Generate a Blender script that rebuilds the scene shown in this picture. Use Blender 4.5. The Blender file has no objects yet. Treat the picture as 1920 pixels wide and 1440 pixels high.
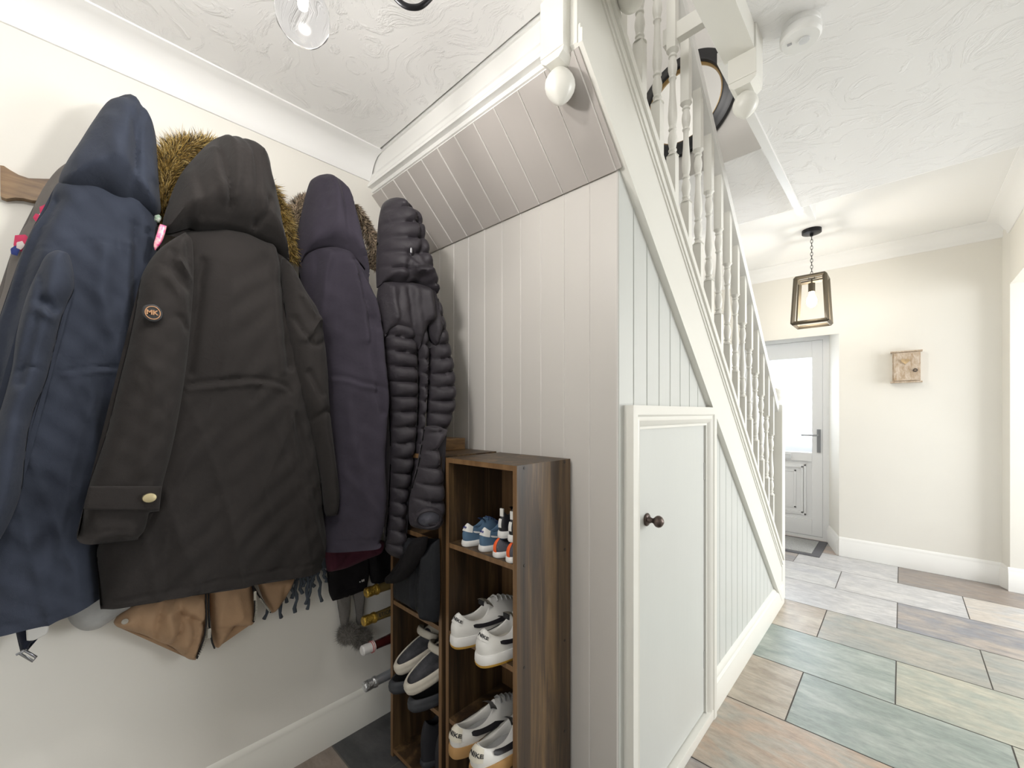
import bpy, bmesh, math, random
import numpy as np
from mathutils import Vector, Matrix
from mathutils.geometry import delaunay_2d_cdt
sc = bpy.context.scene
C = bpy.context.scene.collection
random.seed(7); rng = np.random.RandomState(3)
PI = math.pi
H = 1.25                       # camera height above the floor
YAW = math.radians(43.2)
FPX = 778.0

# ------------------------------------------------------------ camera, world, lights, exposure
cd = bpy.data.cameras.new('camera'); cam = bpy.data.objects.new('camera', cd); C.objects.link(cam)
cam.location = (0, 0, H); cam.rotation_euler = (PI/2, 0, YAW)
cd.sensor_fit = 'HORIZONTAL'; cd.sensor_width = 36; cd.lens = FPX/1920*36
cd.shift_y = 54/1920; cd.clip_start = 0.02
sc.camera = cam
sc.view_settings.view_transform = 'Standard'; sc.view_settings.look = 'None'
sc.view_settings.gamma = 1; sc.view_settings.use_curve_mapping = False
sc.view_settings.exposure = 0.55
w = bpy.data.worlds.new('world'); sc.world = w; w.use_nodes = True
w.node_tree.nodes['Background'].inputs[0].default_value = (0.93, 0.96, 1.0, 1)
w.node_tree.nodes['Background'].inputs[1].default_value = 0.62

def area(name, loc, tgt, size, sizey, power, col=(1, 1, 1)):
    l = bpy.data.lights.new(name, 'AREA'); l.shape = 'RECTANGLE'; l.size = size; l.size_y = sizey
    l.energy = power; l.color = col
    o = bpy.data.objects.new(name, l); C.objects.link(o); o.location = loc
    o.rotation_euler = (Vector(tgt)-Vector(loc)).to_track_quat('-Z', 'Y').to_euler()
    return o
def point(name, loc, power, col, r=0.04):
    l = bpy.data.lights.new(name, 'POINT'); l.energy = power; l.color = col; l.shadow_soft_size = r
    o = bpy.data.objects.new(name, l); C.objects.link(o); o.location = loc; return o
# daylight of side room and front door; added fills behind camera and above landing
area('rear_fill', (1.0, -2.2, 1.7), (-0.5, 1.5, 1.2), 1.8, 1.4, 6, (1, 0.98, 0.95))
area('daylight_side_room', (2.6, 3.6, 1.4), (0.3, 3.4, 1.0), 1.8, 1.6, 66, (0.96, 0.98, 1))
area('daylight_front_door', (-0.9, 5.25, 1.45), (-0.7, 3.0, 1.0), 0.7, 1.0, 12, (0.88, 0.94, 1))
area('landing_fill', (0.2, -1.5, 4.0), (-0.8, 1.8, 2.8), 1.2, 1.0, 32, (1, 0.97, 0.93))

# ------------------------------------------------------------ pixel <-> place
FW = (-math.sin(YAW), math.cos(YAW)); RT = (math.cos(YAW), math.sin(YAW))
def ray(u, v):
    r = (u-960)/FPX
    return Vector((FW[0]+r*RT[0], FW[1]+r*RT[1], (774-v)/FPX))
def onX(u, v, X):
    d = ray(u, v); s = X/d.x; return Vector((X, s*d.y, H+s*d.z))
def onY(u, v, Y):
    d = ray(u, v); s = Y/d.y; return Vector((s*d.x, Y, H+s*d.z))

# ------------------------------------------------------------ materials
MATS = {}
def nt(name):
    m = bpy.data.materials.new(name); m.use_nodes = True
    t = m.node_tree; b = t.nodes['Principled BSDF']; return m, t, b
def mat(name, col, rough=0.5, metal=0, var=0.0, scale=20, bump=0.0, bscale=80, stretch=(1, 1, 1), sheen=0, emit=0, coat=0, spec=None, detail=3, col2=None):
    if name in MATS: return MATS[name]
    m, t, b = nt(name); N = t.nodes; L = t.links
    b.inputs['Base Color'].default_value = (*col, 1); b.inputs['Roughness'].default_value = rough
    b.inputs['Metallic'].default_value = metal
    if sheen: b.inputs['Sheen Weight'].default_value = sheen; b.inputs['Sheen Roughness'].default_value = 0.5
    if coat: b.inputs['Coat Weight'].default_value = coat
    if spec is not None: b.inputs['Specular IOR Level'].default_value = spec
    if emit: b.inputs['Emission Color'].default_value = (*col, 1); b.inputs['Emission Strength'].default_value = emit
    if var or bump or col2:
        tc = N.new('ShaderNodeTexCoord'); mp = N.new('ShaderNodeMapping'); mp.inputs['Scale'].default_value = stretch
        L.new(tc.outputs['Object'], mp.inputs[0])
    if var or col2:
        n = N.new('ShaderNodeTexNoise'); n.inputs['Scale'].default_value = scale; n.inputs['Detail'].default_value = detail
        L.new(mp.outputs[0], n.inputs['Vector'])
        mx = N.new('ShaderNodeValToRGB')
        c2 = col2 if col2 else tuple(min(1, c*(1+var)) for c in col)
        c1 = col if col2 else tuple(c*(1-var) for c in col)
        mx.color_ramp.elements[0].color = (*c1, 1); mx.color_ramp.elements[1].color = (*c2, 1)
        mx.color_ramp.elements[0].position = 0.35; mx.color_ramp.elements[1].position = 0.68
        L.new(n.outputs['Fac'], mx.inputs[0]); L.new(mx.outputs[0], b.inputs['Base Color'])
    if bump:
        n2 = N.new('ShaderNodeTexNoise'); n2.inputs['Scale'].default_value = bscale; n2.inputs['Detail'].default_value = 5
        L.new(mp.outputs[0], n2.inputs['Vector'])
        bp = N.new('ShaderNodeBump'); bp.inputs['Strength'].default_value = bump; bp.inputs['Distance'].default_value = 0.004
        L.new(n2.outputs['Fac'], bp.inputs['Height']); L.new(bp.outputs[0], b.inputs['Normal'])
    MATS[name] = m; return m

wall_m = mat('wall_paint', (0.82, 0.80, 0.745), 0.75, var=0.012, scale=2, bump=0.06, bscale=60)
white_m = mat('white_gloss', (0.85, 0.845, 0.82), 0.32, bump=0.04, bscale=15)
cream_m = mat('cream_gloss', (0.80, 0.79, 0.735), 0.33, bump=0.04, bscale=15)
cove_m = mat('coving_paint', (0.89, 0.89, 0.88), 0.7)
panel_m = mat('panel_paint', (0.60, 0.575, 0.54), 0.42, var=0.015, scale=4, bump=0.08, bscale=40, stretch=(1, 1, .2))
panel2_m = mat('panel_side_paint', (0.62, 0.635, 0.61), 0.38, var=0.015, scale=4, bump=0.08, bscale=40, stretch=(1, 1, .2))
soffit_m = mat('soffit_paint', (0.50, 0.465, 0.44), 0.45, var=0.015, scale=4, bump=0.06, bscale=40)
seam_m = mat('seam_filler', (.70, .675, .645), .5)
up_m = mat('upper_wall_paint', (0.66, 0.64, 0.61), 0.8)
black_m = mat('black_metal', (0.012, 0.012, 0.014), 0.4, metal=0.6)
def ceiling_mat():
    m, t, b = nt('textured_ceiling'); N = t.nodes; L = t.links
    b.inputs['Base Color'].default_value = (0.90, 0.895, 0.885, 1); b.inputs['Roughness'].default_value = 0.55
    tc = N.new('ShaderNodeTexCoord')
    n0 = N.new('ShaderNodeTexNoise'); n0.inputs['Scale'].default_value = 3.0; n0.inputs['Detail'].default_value = 2
    L.new(tc.outputs['Object'], n0.inputs['Vector'])
    ad = N.new('ShaderNodeVectorMath'); ad.operation = 'MULTIPLY_ADD'; ad.inputs[1].default_value = (0.8, 0.8, 0.8)
    L.new(n0.outputs['Color'], ad.inputs[0]); L.new(tc.outputs['Object'], ad.inputs[2])
    mp = N.new('ShaderNodeMapping'); mp.inputs['Scale'].default_value = (9, 26, 9); mp.inputs['Rotation'].default_value = (0, 0, 0.5)
    L.new(ad.outputs[0], mp.inputs[0])
    n1 = N.new('ShaderNodeTexNoise'); n1.inputs['Scale'].default_value = 1.0; n1.inputs['Detail'].default_value = 6; n1.inputs['Roughness'].default_value = 0.62
    L.new(mp.outputs[0], n1.inputs['Vector'])
    rp = N.new('ShaderNodeValToRGB'); rp.color_ramp.elements[0].position = 0.52; rp.color_ramp.elements[1].position = 0.66
    L.new(n1.outputs['Fac'], rp.inputs[0])
    bp = N.new('ShaderNodeBump'); bp.inputs['Strength'].default_value = 0.38; bp.inputs['Distance'].default_value = 0.008
    L.new(rp.outputs[0], bp.inputs['Height']); L.new(bp.outputs[0], b.inputs['Normal'])
    return m
ceil_m = ceiling_mat()
def wood_mat(name, dark, mid, light, zs=0.9, xs=14, rough=0.42):
    m, t, b = nt(name); N = t.nodes; L = t.links
    tc = N.new('ShaderNodeTexCoord'); mp = N.new('ShaderNodeMapping'); mp.inputs['Scale'].default_value = (xs, xs, zs)
    L.new(tc.outputs['Object'], mp.inputs[0])
    n1 = N.new('ShaderNodeTexNoise'); n1.inputs['Scale'].default_value = 1.6; n1.inputs['Detail'].default_value = 8; n1.inputs['Roughness'].default_value = 0.65; n1.inputs['Distortion'].default_value = 0.6
    L.new(mp.outputs[0], n1.inputs['Vector'])
    r = N.new('ShaderNodeValToRGB'); e = r.color_ramp.elements
    e[0].position = 0.3; e[0].color = (*dark, 1); e[1].position = 0.72; e[1].color = (*light, 1)
    k = e.new(0.5); k.color = (*mid, 1)
    L.new(n1.outputs['Fac'], r.inputs[0]); L.new(r.outputs[0], b.inputs['Base Color'])
    b.inputs['Roughness'].default_value = rough
    bp = N.new('ShaderNodeBump'); bp.inputs['Strength'].default_value = 0.12; bp.inputs['Distance'].default_value = 0.002
    L.new(n1.outputs['Fac'], bp.inputs['Height']); L.new(bp.outputs[0], b.inputs['Normal'])
    return m
wood_m = wood_mat('dark_rustic_wood', (0.018, 0.012, 0.009), (0.060, 0.036, 0.019), (0.20, 0.122, 0.054))
edge_m = wood_mat('wood_edge', (0.13, 0.07, 0.030), (0.18, 0.10, 0.045), (0.24, 0.14, 0.065), xs=30)
rack_m = wood_mat('oak_rack_wood', (0.10, 0.05, 0.018), (0.20, 0.11, 0.04), (0.30, 0.18, 0.075), zs=40, xs=6)

# ------------------------------------------------------------ object helpers
def tag(o, label, cat, group=None, kind=None):
    o['label'] = label; o['category'] = cat
    if group: o['group'] = group
    if kind: o['kind'] = kind
    return o
def thing(name, label, cat, loc=(0, 0, 0), group=None):
    o = bpy.data.objects.new(name, None); C.objects.link(o); o.location = loc; o.empty_display_size = 0.05
    return tag(o, label, cat, group)
def obj(name, bm, m, parent=None, smooth=False, angle=None, label=None, world=True):
    bmesh.ops.recalc_face_normals(bm, faces=bm.faces)
    me = bpy.data.meshes.new(name); bm.to_mesh(me); bm.free()
    for mm in (m if isinstance(m, (list, tuple)) else [m]): me.materials.append(mm)
    if smooth or angle:
        for p in me.polygons: p.use_smooth = True
        if angle: me.set_sharp_from_angle(angle=math.radians(angle))
    o = bpy.data.objects.new(name, me); C.objects.link(o)
    if parent is not None:
        o.parent = parent
        if world: # geometry is in world coordinates: shift it so that it sits right under its parent
            off = Vector((0, 0, 0)); p = parent
            while p is not None: off += p.location; p = p.parent
            me.transform(Matrix.Translation(-off))
    if label: o['label'] = label
    return o
def struct(name, bm, m, parent=None, **k):
    o = obj(name, bm, m, parent, **k)
    if parent is None: o['kind'] = 'structure'
    return o
def BM(): return bmesh.new()
def box(bm, x0, x1, y0, y1, z0, z1, bev=0.0, mi=0):
    vs = [bm.verts.new(p) for p in [(x0, y0, z0), (x1, y0, z0), (x1, y1, z0), (x0, y1, z0), (x0, y0, z1), (x1, y0, z1), (x1, y1, z1), (x0, y1, z1)]]
    fs = [bm.faces.new([vs[i] for i in f]) for f in [(3, 2, 1, 0), (4, 5, 6, 7), (0, 1, 5, 4), (1, 2, 6, 5), (2, 3, 7, 6), (3, 0, 4, 7)]]
    for f in fs: f.material_index = mi
    if bev:
        es = list({e for f in fs for e in f.edges})
        bmesh.ops.bevel(bm, geom=es, offset=bev, segments=2, affect='EDGES', profile=0.7)
    return bm
def bx(*a, **k): return box(BM(), *a, **k)
def prism(bm, pts, fn, d0, d1, mi=0):
    """pts 2D outline, fn(a,b,d) -> 3D, extruded from d0 to d1"""
    A = [bm.verts.new(fn(a, b, d0)) for a, b in pts]; B = [bm.verts.new(fn(a, b, d1)) for a, b in pts]
    n = len(pts)
    fs = [bm.faces.new(A), bm.faces.new(B[::-1])]
    for i in range(n): fs.append(bm.faces.new([A[i], A[(i+1) % n], B[(i+1) % n], B[i]]))
    for f in fs: f.material_index = mi
    return bm
def frame_from(d):
    d = d.normalized(); a = Vector((0, 0, 1)) if abs(d.z) < 0.9 else Vector((1, 0, 0))
    x = d.cross(a).normalized(); y = d.cross(x).normalized(); return x, y
def tube(bm, pts, r, seg=10, cap=True, sq=(1, 1)):
    pts = [Vector(p) for p in pts]; n = len(pts); rings = []
    rs = r if isinstance(r, (list, tuple)) else [r]*n
    x, y = frame_from(pts[1]-pts[0])
    for i, p in enumerate(pts):
        d = (pts[min(i+1, n-1)]-pts[max(i-1, 0)]).normalized()
        x = (x-d*x.dot(d)).normalized(); y = d.cross(x)
        rings.append([bm.verts.new(p+rs[i]*(math.cos(2*PI*k/seg)*x*sq[0]+math.sin(2*PI*k/seg)*y*sq[1])) for k in range(seg)])
    for i in range(n-1):
        for k in range(seg): bm.faces.new([rings[i][k], rings[i][(k+1) % seg], rings[i+1][(k+1) % seg], rings[i+1][k]])
    if cap: bm.faces.new(rings[0][::-1]); bm.faces.new(rings[-1])
    return bm
def lathe(bm, prof, fn=lambda x, y, z: (x, y, z), seg=24):
    """prof list of (radius, height)"""
    rings = []
    for r, z in prof:
        if r < 1e-5: rings.append([bm.verts.new(fn(0, 0, z))])
        else: rings.append([bm.verts.new(fn(r*math.cos(2*PI*k/seg), r*math.sin(2*PI*k/seg), z)) for k in range(seg)])
    for a, b in zip(rings, rings[1:]):
        for k in range(seg):
            k2 = (k+1) % seg
            if len(a) == 1 and len(b) == 1: continue
            if len(a) == 1: bm.faces.new([a[0], b[k2], b[k]])
            elif len(b) == 1: bm.faces.new([a[k], a[k2], b[0]])
            else: bm.faces.new([a[k], a[k2], b[k2], b[k]])
    if prof[0] == prof[-1] or len(prof) and (abs(prof[0][0]-prof[-1][0]) < 1e-6 and abs(prof[0][0]) > .1):
        bmesh.ops.remove_doubles(bm, verts=rings[0]+rings[-1], dist=1e-6); return bm
    if len(rings[0]) > 1: bm.faces.new(rings[0][::-1])
    if len(rings[-1]) > 1: bm.faces.new(rings[-1])
    return bm
def copy_tree(o, parent=None):
    c = o.copy(); C.objects.link(c)
    if parent: c.parent = parent
    for ch in [q for q in bpy.data.objects if q.parent == o]: copy_tree(ch, c)
    return c
def text_bm(txt, size, extrude=0.0006, bold=0.0):
    cu = bpy.data.curves.new('t', 'FONT'); cu.body = txt; cu.size = size; cu.extrude = extrude; cu.offset = bold
    cu.align_x = 'CENTER'; cu.align_y = 'CENTER'; cu.resolution_u = 3
    o = bpy.data.objects.new('t', cu); C.objects.link(o)
    bpy.context.view_layer.update()
    me = bpy.data.meshes.new_from_object(o.evaluated_get(bpy.context.evaluated_depsgraph_get()))
    bm = bmesh.new(); bm.from_mesh(me)
    bpy.data.objects.remove(o); bpy.data.curves.remove(cu); bpy.data.meshes.remove(me)
    return bm

# ============================================================ THE SETTING
XL, XS, YP, YE = -1.58, -0.585, 1.065, 4.62
ZC = 2.285                                    # low ceiling
ZH = 2.63                                     # hall ceiling near the front door
# floor: slate tiles ------------------------------------------------------
def floor_mat():
    m, t, b = nt('slate_tiles'); N = t.nodes; L = t.links
    at = N.new('ShaderNodeVertexColor'); at.layer_name = 'tile'
    at2 = N.new('ShaderNodeVertexColor'); at2.layer_name = 'tint'
    tc = N.new('ShaderNodeTexCoord')
    mp = N.new('ShaderNodeMapping'); mp.inputs['Scale'].default_value = (2.2, 5.5, 1)
    L.new(tc.outputs['Object'], mp.inputs[0])
    n1 = N.new('ShaderNodeTexNoise'); n1.inputs['Scale'].default_value = 1.5; n1.inputs['Detail'].default_value = 7; n1.inputs['Roughness'].default_value = 0.6; n1.inputs['Distortion'].default_value = 0.8
    L.new(mp.outputs[0], n1.inputs['Vector'])
    r1 = N.new('ShaderNodeValToRGB'); r1.color_ramp.elements[0].position = 0.42; r1.color_ramp.elements[1].position = 0.62
    L.new(n1.outputs['Fac'], r1.inputs[0])
    mx = N.new('ShaderNodeMix'); mx.data_type = 'RGBA'
    L.new(r1.outputs[0], mx.inputs[0]); L.new(at.outputs['Color'], mx.inputs[6]); L.new(at2.outputs['Color'], mx.inputs[7])
    mp2 = N.new('ShaderNodeMapping'); mp2.inputs['Scale'].default_value = (9, 22, 1); mp2.inputs['Rotation'].default_value = (0, 0, 0.25)
    L.new(tc.outputs['Object'], mp2.inputs[0])
    n2 = N.new('ShaderNodeTexNoise'); n2.inputs['Scale'].default_value = 1.5; n2.inputs['Detail'].default_value = 8; n2.inputs['Roughness'].default_value = 0.7
    L.new(mp2.outputs[0], n2.inputs['Vector'])
    r2 = N.new('ShaderNodeValToRGB'); r2.color_ramp.elements[0].position = 0.3; r2.color_ramp.elements[0].color = (0.62, 0.62, 0.64, 1)
    r2.color_ramp.elements[1].position = 0.68; r2.color_ramp.elements[1].color = (1.12, 1.1, 1.08, 1)
    L.new(n2.outputs['Fac'], r2.inputs[0])
    ml = N.new('ShaderNodeMix'); ml.data_type = 'RGBA'; ml.blend_type = 'MULTIPLY'; ml.inputs[0].default_value = 0.8
    L.new(mx.outputs[2], ml.inputs[6]); L.new(r2.outputs[0], ml.inputs[7])
    hs = N.new('ShaderNodeHueSaturation'); hs.inputs['Saturation'].default_value = 0.62; hs.inputs['Value'].default_value = 1.18
    L.new(ml.outputs[2], hs.inputs['Color']); L.new(hs.outputs[0], b.inputs['Base Color'])
    b.inputs['Roughness'].default_value = 0.30
    bp = N.new('ShaderNodeBump'); bp.inputs['Strength'].default_value = 0.35; bp.inputs['Distance'].default_value = 0.006
    L.new(n2.outputs['Fac'], bp.inputs['Height']); L.new(bp.outputs[0], b.inputs['Normal'])
    return m
grout_m = mat('grout', (0.16, 0.15, 0.14), 0.9)
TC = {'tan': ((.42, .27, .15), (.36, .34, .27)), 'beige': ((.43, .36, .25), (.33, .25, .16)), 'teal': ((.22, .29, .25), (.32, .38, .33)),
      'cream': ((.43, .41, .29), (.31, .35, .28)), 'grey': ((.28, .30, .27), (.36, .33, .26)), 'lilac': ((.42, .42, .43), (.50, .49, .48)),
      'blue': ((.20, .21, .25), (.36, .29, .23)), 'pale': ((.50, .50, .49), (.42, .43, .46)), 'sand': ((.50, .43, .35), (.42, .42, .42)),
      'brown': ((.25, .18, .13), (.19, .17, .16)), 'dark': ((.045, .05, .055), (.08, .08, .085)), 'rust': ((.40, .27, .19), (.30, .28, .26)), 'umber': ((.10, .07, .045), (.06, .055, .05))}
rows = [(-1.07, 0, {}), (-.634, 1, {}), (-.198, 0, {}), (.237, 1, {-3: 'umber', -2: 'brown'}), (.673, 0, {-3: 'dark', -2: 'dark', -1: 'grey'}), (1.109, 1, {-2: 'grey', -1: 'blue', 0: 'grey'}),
        (1.545, 0, {-1: 'tan', 0: 'grey', -2: 'tan'}), (1.985, 1, {-2: 'beige', -1: 'beige', 0: 'teal', 1: 'cream'}), (2.42, 0, {-1: 'teal', 0: 'cream', 1: 'grey'}),
        (2.85, 1, {-1: 'beige', 0: 'grey', 1: 'grey'}), (3.285, 0, {-1: 'lilac', 0: 'blue', 1: 'beige'}), (3.73, 1, {-1: 'pale', 0: 'lilac', 1: 'sand'}),
        (4.16, 0, {-1: 'lilac', 0: 'brown', 1: 'dark'}), (4.6, 1, {-1: 'rust', 0: 'grey'}), (5.04, 0, {}), (5.48, 1, {})]
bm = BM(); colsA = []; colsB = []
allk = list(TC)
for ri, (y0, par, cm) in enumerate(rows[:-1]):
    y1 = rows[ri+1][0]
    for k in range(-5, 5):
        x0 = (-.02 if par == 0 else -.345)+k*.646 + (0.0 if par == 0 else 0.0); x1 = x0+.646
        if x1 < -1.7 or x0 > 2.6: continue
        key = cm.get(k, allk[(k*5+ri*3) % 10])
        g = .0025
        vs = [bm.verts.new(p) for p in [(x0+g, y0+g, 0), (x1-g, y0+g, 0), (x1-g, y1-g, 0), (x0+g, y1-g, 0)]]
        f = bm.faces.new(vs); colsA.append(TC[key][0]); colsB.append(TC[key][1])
nt_ = len(colsA)
box(bm, -1.75, 2.8, -2.2, 5.5, -.06, -.0025, mi=1)
me = bpy.data.meshes.new('floor'); bm.to_mesh(me); bm.free()
me.materials.append(floor_mat()); me.materials.append(grout_m)
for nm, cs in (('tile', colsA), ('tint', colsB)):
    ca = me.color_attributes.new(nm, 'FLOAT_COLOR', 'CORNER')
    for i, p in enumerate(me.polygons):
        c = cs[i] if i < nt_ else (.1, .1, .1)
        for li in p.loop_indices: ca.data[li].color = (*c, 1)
fo = bpy.data.objects.new('floor', me); C.objects.link(fo); fo['kind'] = 'structure'
# walls -------------------------------------------------------------------
struct('wall_left', bx(XL-.12, XL, -2.2, 5.4, -.05, 5.0), wall_m)
bm = BM()                                      # end wall with splayed door reveal
def poly_wall(bm, xa, xb, ya, yb, z0, z1): return box(bm, xa, xb, ya, yb, z0, z1)
box(bm, XL, -1.28, YE, YE+.5, 0, ZH+.2); 
zt = 1.945
V = [bm.verts.new(p) for p in [(-.40, YE, 0), (.53, YE, 0), (.53, YE+.5, 0), (-.515, YE+.5, 0), (-.515, YE+.42, 0)]]
def ext_poly(bm, pts, z0, z1):
    return prism(bm, pts, lambda a, b, d: (a, b, d), z0, z1)
bmesh.ops.delete(bm, geom=V, context='VERTS')
ext_poly(bm, [(-.40, YE), (.53, YE), (.555, YE-.10), (2.8, YE-.10), (2.8, YE+.5), (-.515, YE+.5), (-.515, YE+.42)], 0, ZH+.2)
prism(bm, [(YE, zt), (YE, ZH+.2), (YE+.5, ZH+.2), (YE+.5, 2.03), (YE+.42, 2.03)], lambda a, b, d: (d, a, b), -1.28, -.40)
struct('wall_end', bm, wall_m)
bm = BM()                                      # right wall with the wide opening
box(bm, .555, .68, -.6, YE-.10, H+.905, ZH+.2); box(bm, .555, .68, -.6, 1.2, 0, H+.905)
struct('wall_right', bm, wall_m)
struct('wall_rear', bx(XL, -.25, -1.45, -1.33, 0, ZC), wall_m)
struct('wall_side_room', bx(2.8, 2.9, 0.5, YE, 0, ZH), wall_m)
# panelled wall of the recess
def boards(bm, edges, fn, g=.0028, th=.008):
    """edges: list of (a, lo0, lo1, hi0, hi1)... fn(a, z, d)"""
    for (a0, a1, l0, l1, h0, h1) in edges:
        pts0 = [(a0+g*.5, l0), (a1-g*.5, l1), (a1-g*.5, h1), (a0+g*.5, h0)]
        A = [bm.verts.new(fn(a, z, 0)) for a, z in pts0]
        k = g*1.2
        pts1 = [(a0+g*.5+k, l0), (a1-g*.5-k, l1), (a1-g*.5-k, h1), (a0+g*.5+k, h0)]
        M_ = [bm.verts.new(fn(a, z, th*.55)) for a, z in pts0]
        B = [bm.verts.new(fn(a, z, th)) for a, z in pts1]
        bm.faces.new(B)
        for i in range(4):
            for f in (bm.faces.new([M_[i], M_[(i+1) % 4], B[(i+1) % 4], B[i]]), bm.faces.new([A[i], A[(i+1) % 4], M_[(i+1) % 4], M_[i]])): f.material_index = 1 if i in (1, 3) else 0
    return bm
seams = [-1.582, -1.505, -1.413, -1.320, -1.229, -1.137, -1.046, -.956, -.866, -.772, -.679, -.587]
bm = bx(XL, XS-.002, YP, YP+.02, 0, H+.72)
boards(bm, [(a, b, 0, 0, H+.69, H+.69) for a, b in zip(seams, seams[1:])], lambda a, z, d: (a, YP-d+.002, z), g=.0016, th=.005)
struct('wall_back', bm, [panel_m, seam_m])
# sloping soffit under the upper flight
s0 = (YP-.006, H+.688); s1 = (.856, H+.884)
sd = Vector((s1[0]-s0[0], s1[1]-s0[1])).normalized(); sn = Vector((-sd.y, sd.x)) * 1
if sn.y > 0: sn = -sn
Ls = (Vector(s1)-Vector(s0)).length
def sf(a, t, d): 
    q = Vector(s0)+sd*t+sn*d; return (a, q.x, q.y)
bm = BM()
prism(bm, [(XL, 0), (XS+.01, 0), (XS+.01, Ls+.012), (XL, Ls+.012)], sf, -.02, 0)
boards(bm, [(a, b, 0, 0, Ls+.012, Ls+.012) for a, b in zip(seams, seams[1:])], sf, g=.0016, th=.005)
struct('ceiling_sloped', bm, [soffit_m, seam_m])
# side wall under the stairs, boards follow the stringer, opening above the cupboard door
def zlow(y): return H+.885-.92*(y-.866)
DY0, DY1, DZ1 = 1.095, 1.825, H+.022          # cupboard frame outer
e = [1.065+.0895*i for i in range(26)]
ed = []
for a, b in zip(e, e[1:]):
    if b > 3.16: b = 3.16
    if a >= 3.14: break
    lo = DZ1-.03 if (a+b)/2 < DY1-.03 and (a+b)/2 > DY0-.01+.05 else 0
    ed.append((a, b, lo, lo, zlow(a)+.03, zlow(b)+.03))
bm = BM()
boards(bm, ed, lambda a, z, d: (XS-.008+d, a, z), g=.002)
prism(bm, [(YP, 0), (DY0+.06, 0), (DY0+.06, DZ1-.04), (DY1-.04, DZ1-.04), (DY1-.04, 0), (3.2, 0), (3.2, zlow(3.12)), (YP, zlow(YP))], lambda a, b, d: (d, a, b), XS-.025, XS-.008)
struct('wall_stair_side', bm, [panel2_m, panel2_m])
# ceilings ------------------------------------------------------------------
OX, OY = -.385, 2.08                          # stairwell opening: x < OX, y < OY
bm = BM()
box(bm, XL, -.60, -2.2, .83, ZC, ZC+.2); box(bm, -.60, OX, -2.2, .83, ZC, ZC+.2); box(bm, OX, .68, -2.2, 2.3, ZC, ZC+.105)
prism(bm, [(2.3, ZC), (2.52, ZC), (2.555, ZC+.012), (2.575, ZC+.04), (2.58, ZC+.105), (2.3, ZC+.105)], lambda a, b, d: (d, a, b), OX, .68)
ZL = ZC+.125
prism(bm, [(OY+.001, ZL), (2.82, ZL), (2.855, ZL+.012), (2.87, ZL+.04), (2.875, ZL+.2), (OY+.10, ZL+.2), (OY+.001, ZL+.002)], lambda a, b, d: (d, a, b), XL, OX+.03)
struct('ceiling', bm, ceil_m)
bm = bx(OX+.02, .68, 2.56, YE+.5, ZH, ZH+.1); box(bm, XL, OX+.02, 2.86, YE+.5, ZH, ZH+.1)
box(bm, OX+.02, .68, 2.56, 2.60, ZC+.1, ZH+.05); box(bm, OX-.0, OX+.03, 2.57, 2.90, ZC+.06, ZH+.05)
struct('ceiling_hall', bm, cove_m)
struct('ceiling_side_room', bx(.68, 2.9, .5, YE, ZH-.1, ZH), cove_m)
bm = bx(XL, 2.6, -2.2, OY+.1, 4.55, 4.65); struct('ceiling_upper', bm, up_m)
bm = bx(XL, OX+.02, OY, OY+.1, ZL+.003, 4.6); box(bm, OX+.02, 2.6, OY, OY+.1, ZC+.107, 4.6); box(bm, 2.6, 2.7, -2.2, OY, ZC+.2, 4.6); struct('wall_upper', bm, up_m)
# coving --------------------------------------------------------------------
def cove_profile(w, h, n=10):
    """concave quarter: from wall (0,-h) to ceiling (w,0) with small steps"""
    p = [(0, 0), (0, -h), (.006, -h), (.008, -h+.006)]
    for i in range(n+1):
        a = i/n*PI/2
        p.append((w-.012-(w-.022)*math.cos(a), -h+.010+(h-.018)*math.sin(a)))
    p += [(w-.008, -.006), (w, -.005), (w, 0)]
    return p
bm = prism(BM(), cove_profile(.092, .095), lambda a, b, d: (XL+a, d, ZC+b), -2.2, .84)
struct('trim_1', bm, cove_m, angle=35)
bm = prism(BM(), cove_profile(.11, .11), lambda a, b, d: (d, YE-a, ZH+b), XL, .555)
struct('trim_2', bm, cove_m, angle=35)
bm = prism(BM(), cove_profile(.11, .11), lambda a, b, d: (.555-a, d, ZH+b), 2.6, YE)
struct('trim_3', bm, cove_m, angle=35)
# fascia beam in front of the soffit with its moulding
bm = bx(XL, -.578, .845, .865, H+.90, ZC+.02)
prism(bm, [(.848, H+.915), (.826, H+.915), (.826, H+.925), (.832, H+.935), (.832, H+.95), (.838, H+.965), (.845, H+.972), (.848, H+.972)], lambda a, b, d: (d, a, b), XL, -.66)
box(bm, XL, -.585, .838, .87, H+1.03, ZC+.3); box(bm, XL, -.582, .852, .868, H+.893, H+.94)
struct('trim_4', bm, white_m)
bm = bx(OX-.01, OX+.018, 1.30, 2.572, ZC-.012, ZC+.02); struct('trim_5', bm, white_m)     # edge strip of the opening
bm = bx(-.36, -.285, -.2, 1.25, ZC-.065, ZC+.28); box(bm, -.6, OX+.03, .80, .85, ZC-.005, ZC+.25); struct('trim_6', bm, cream_m)   # landing beam
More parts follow.
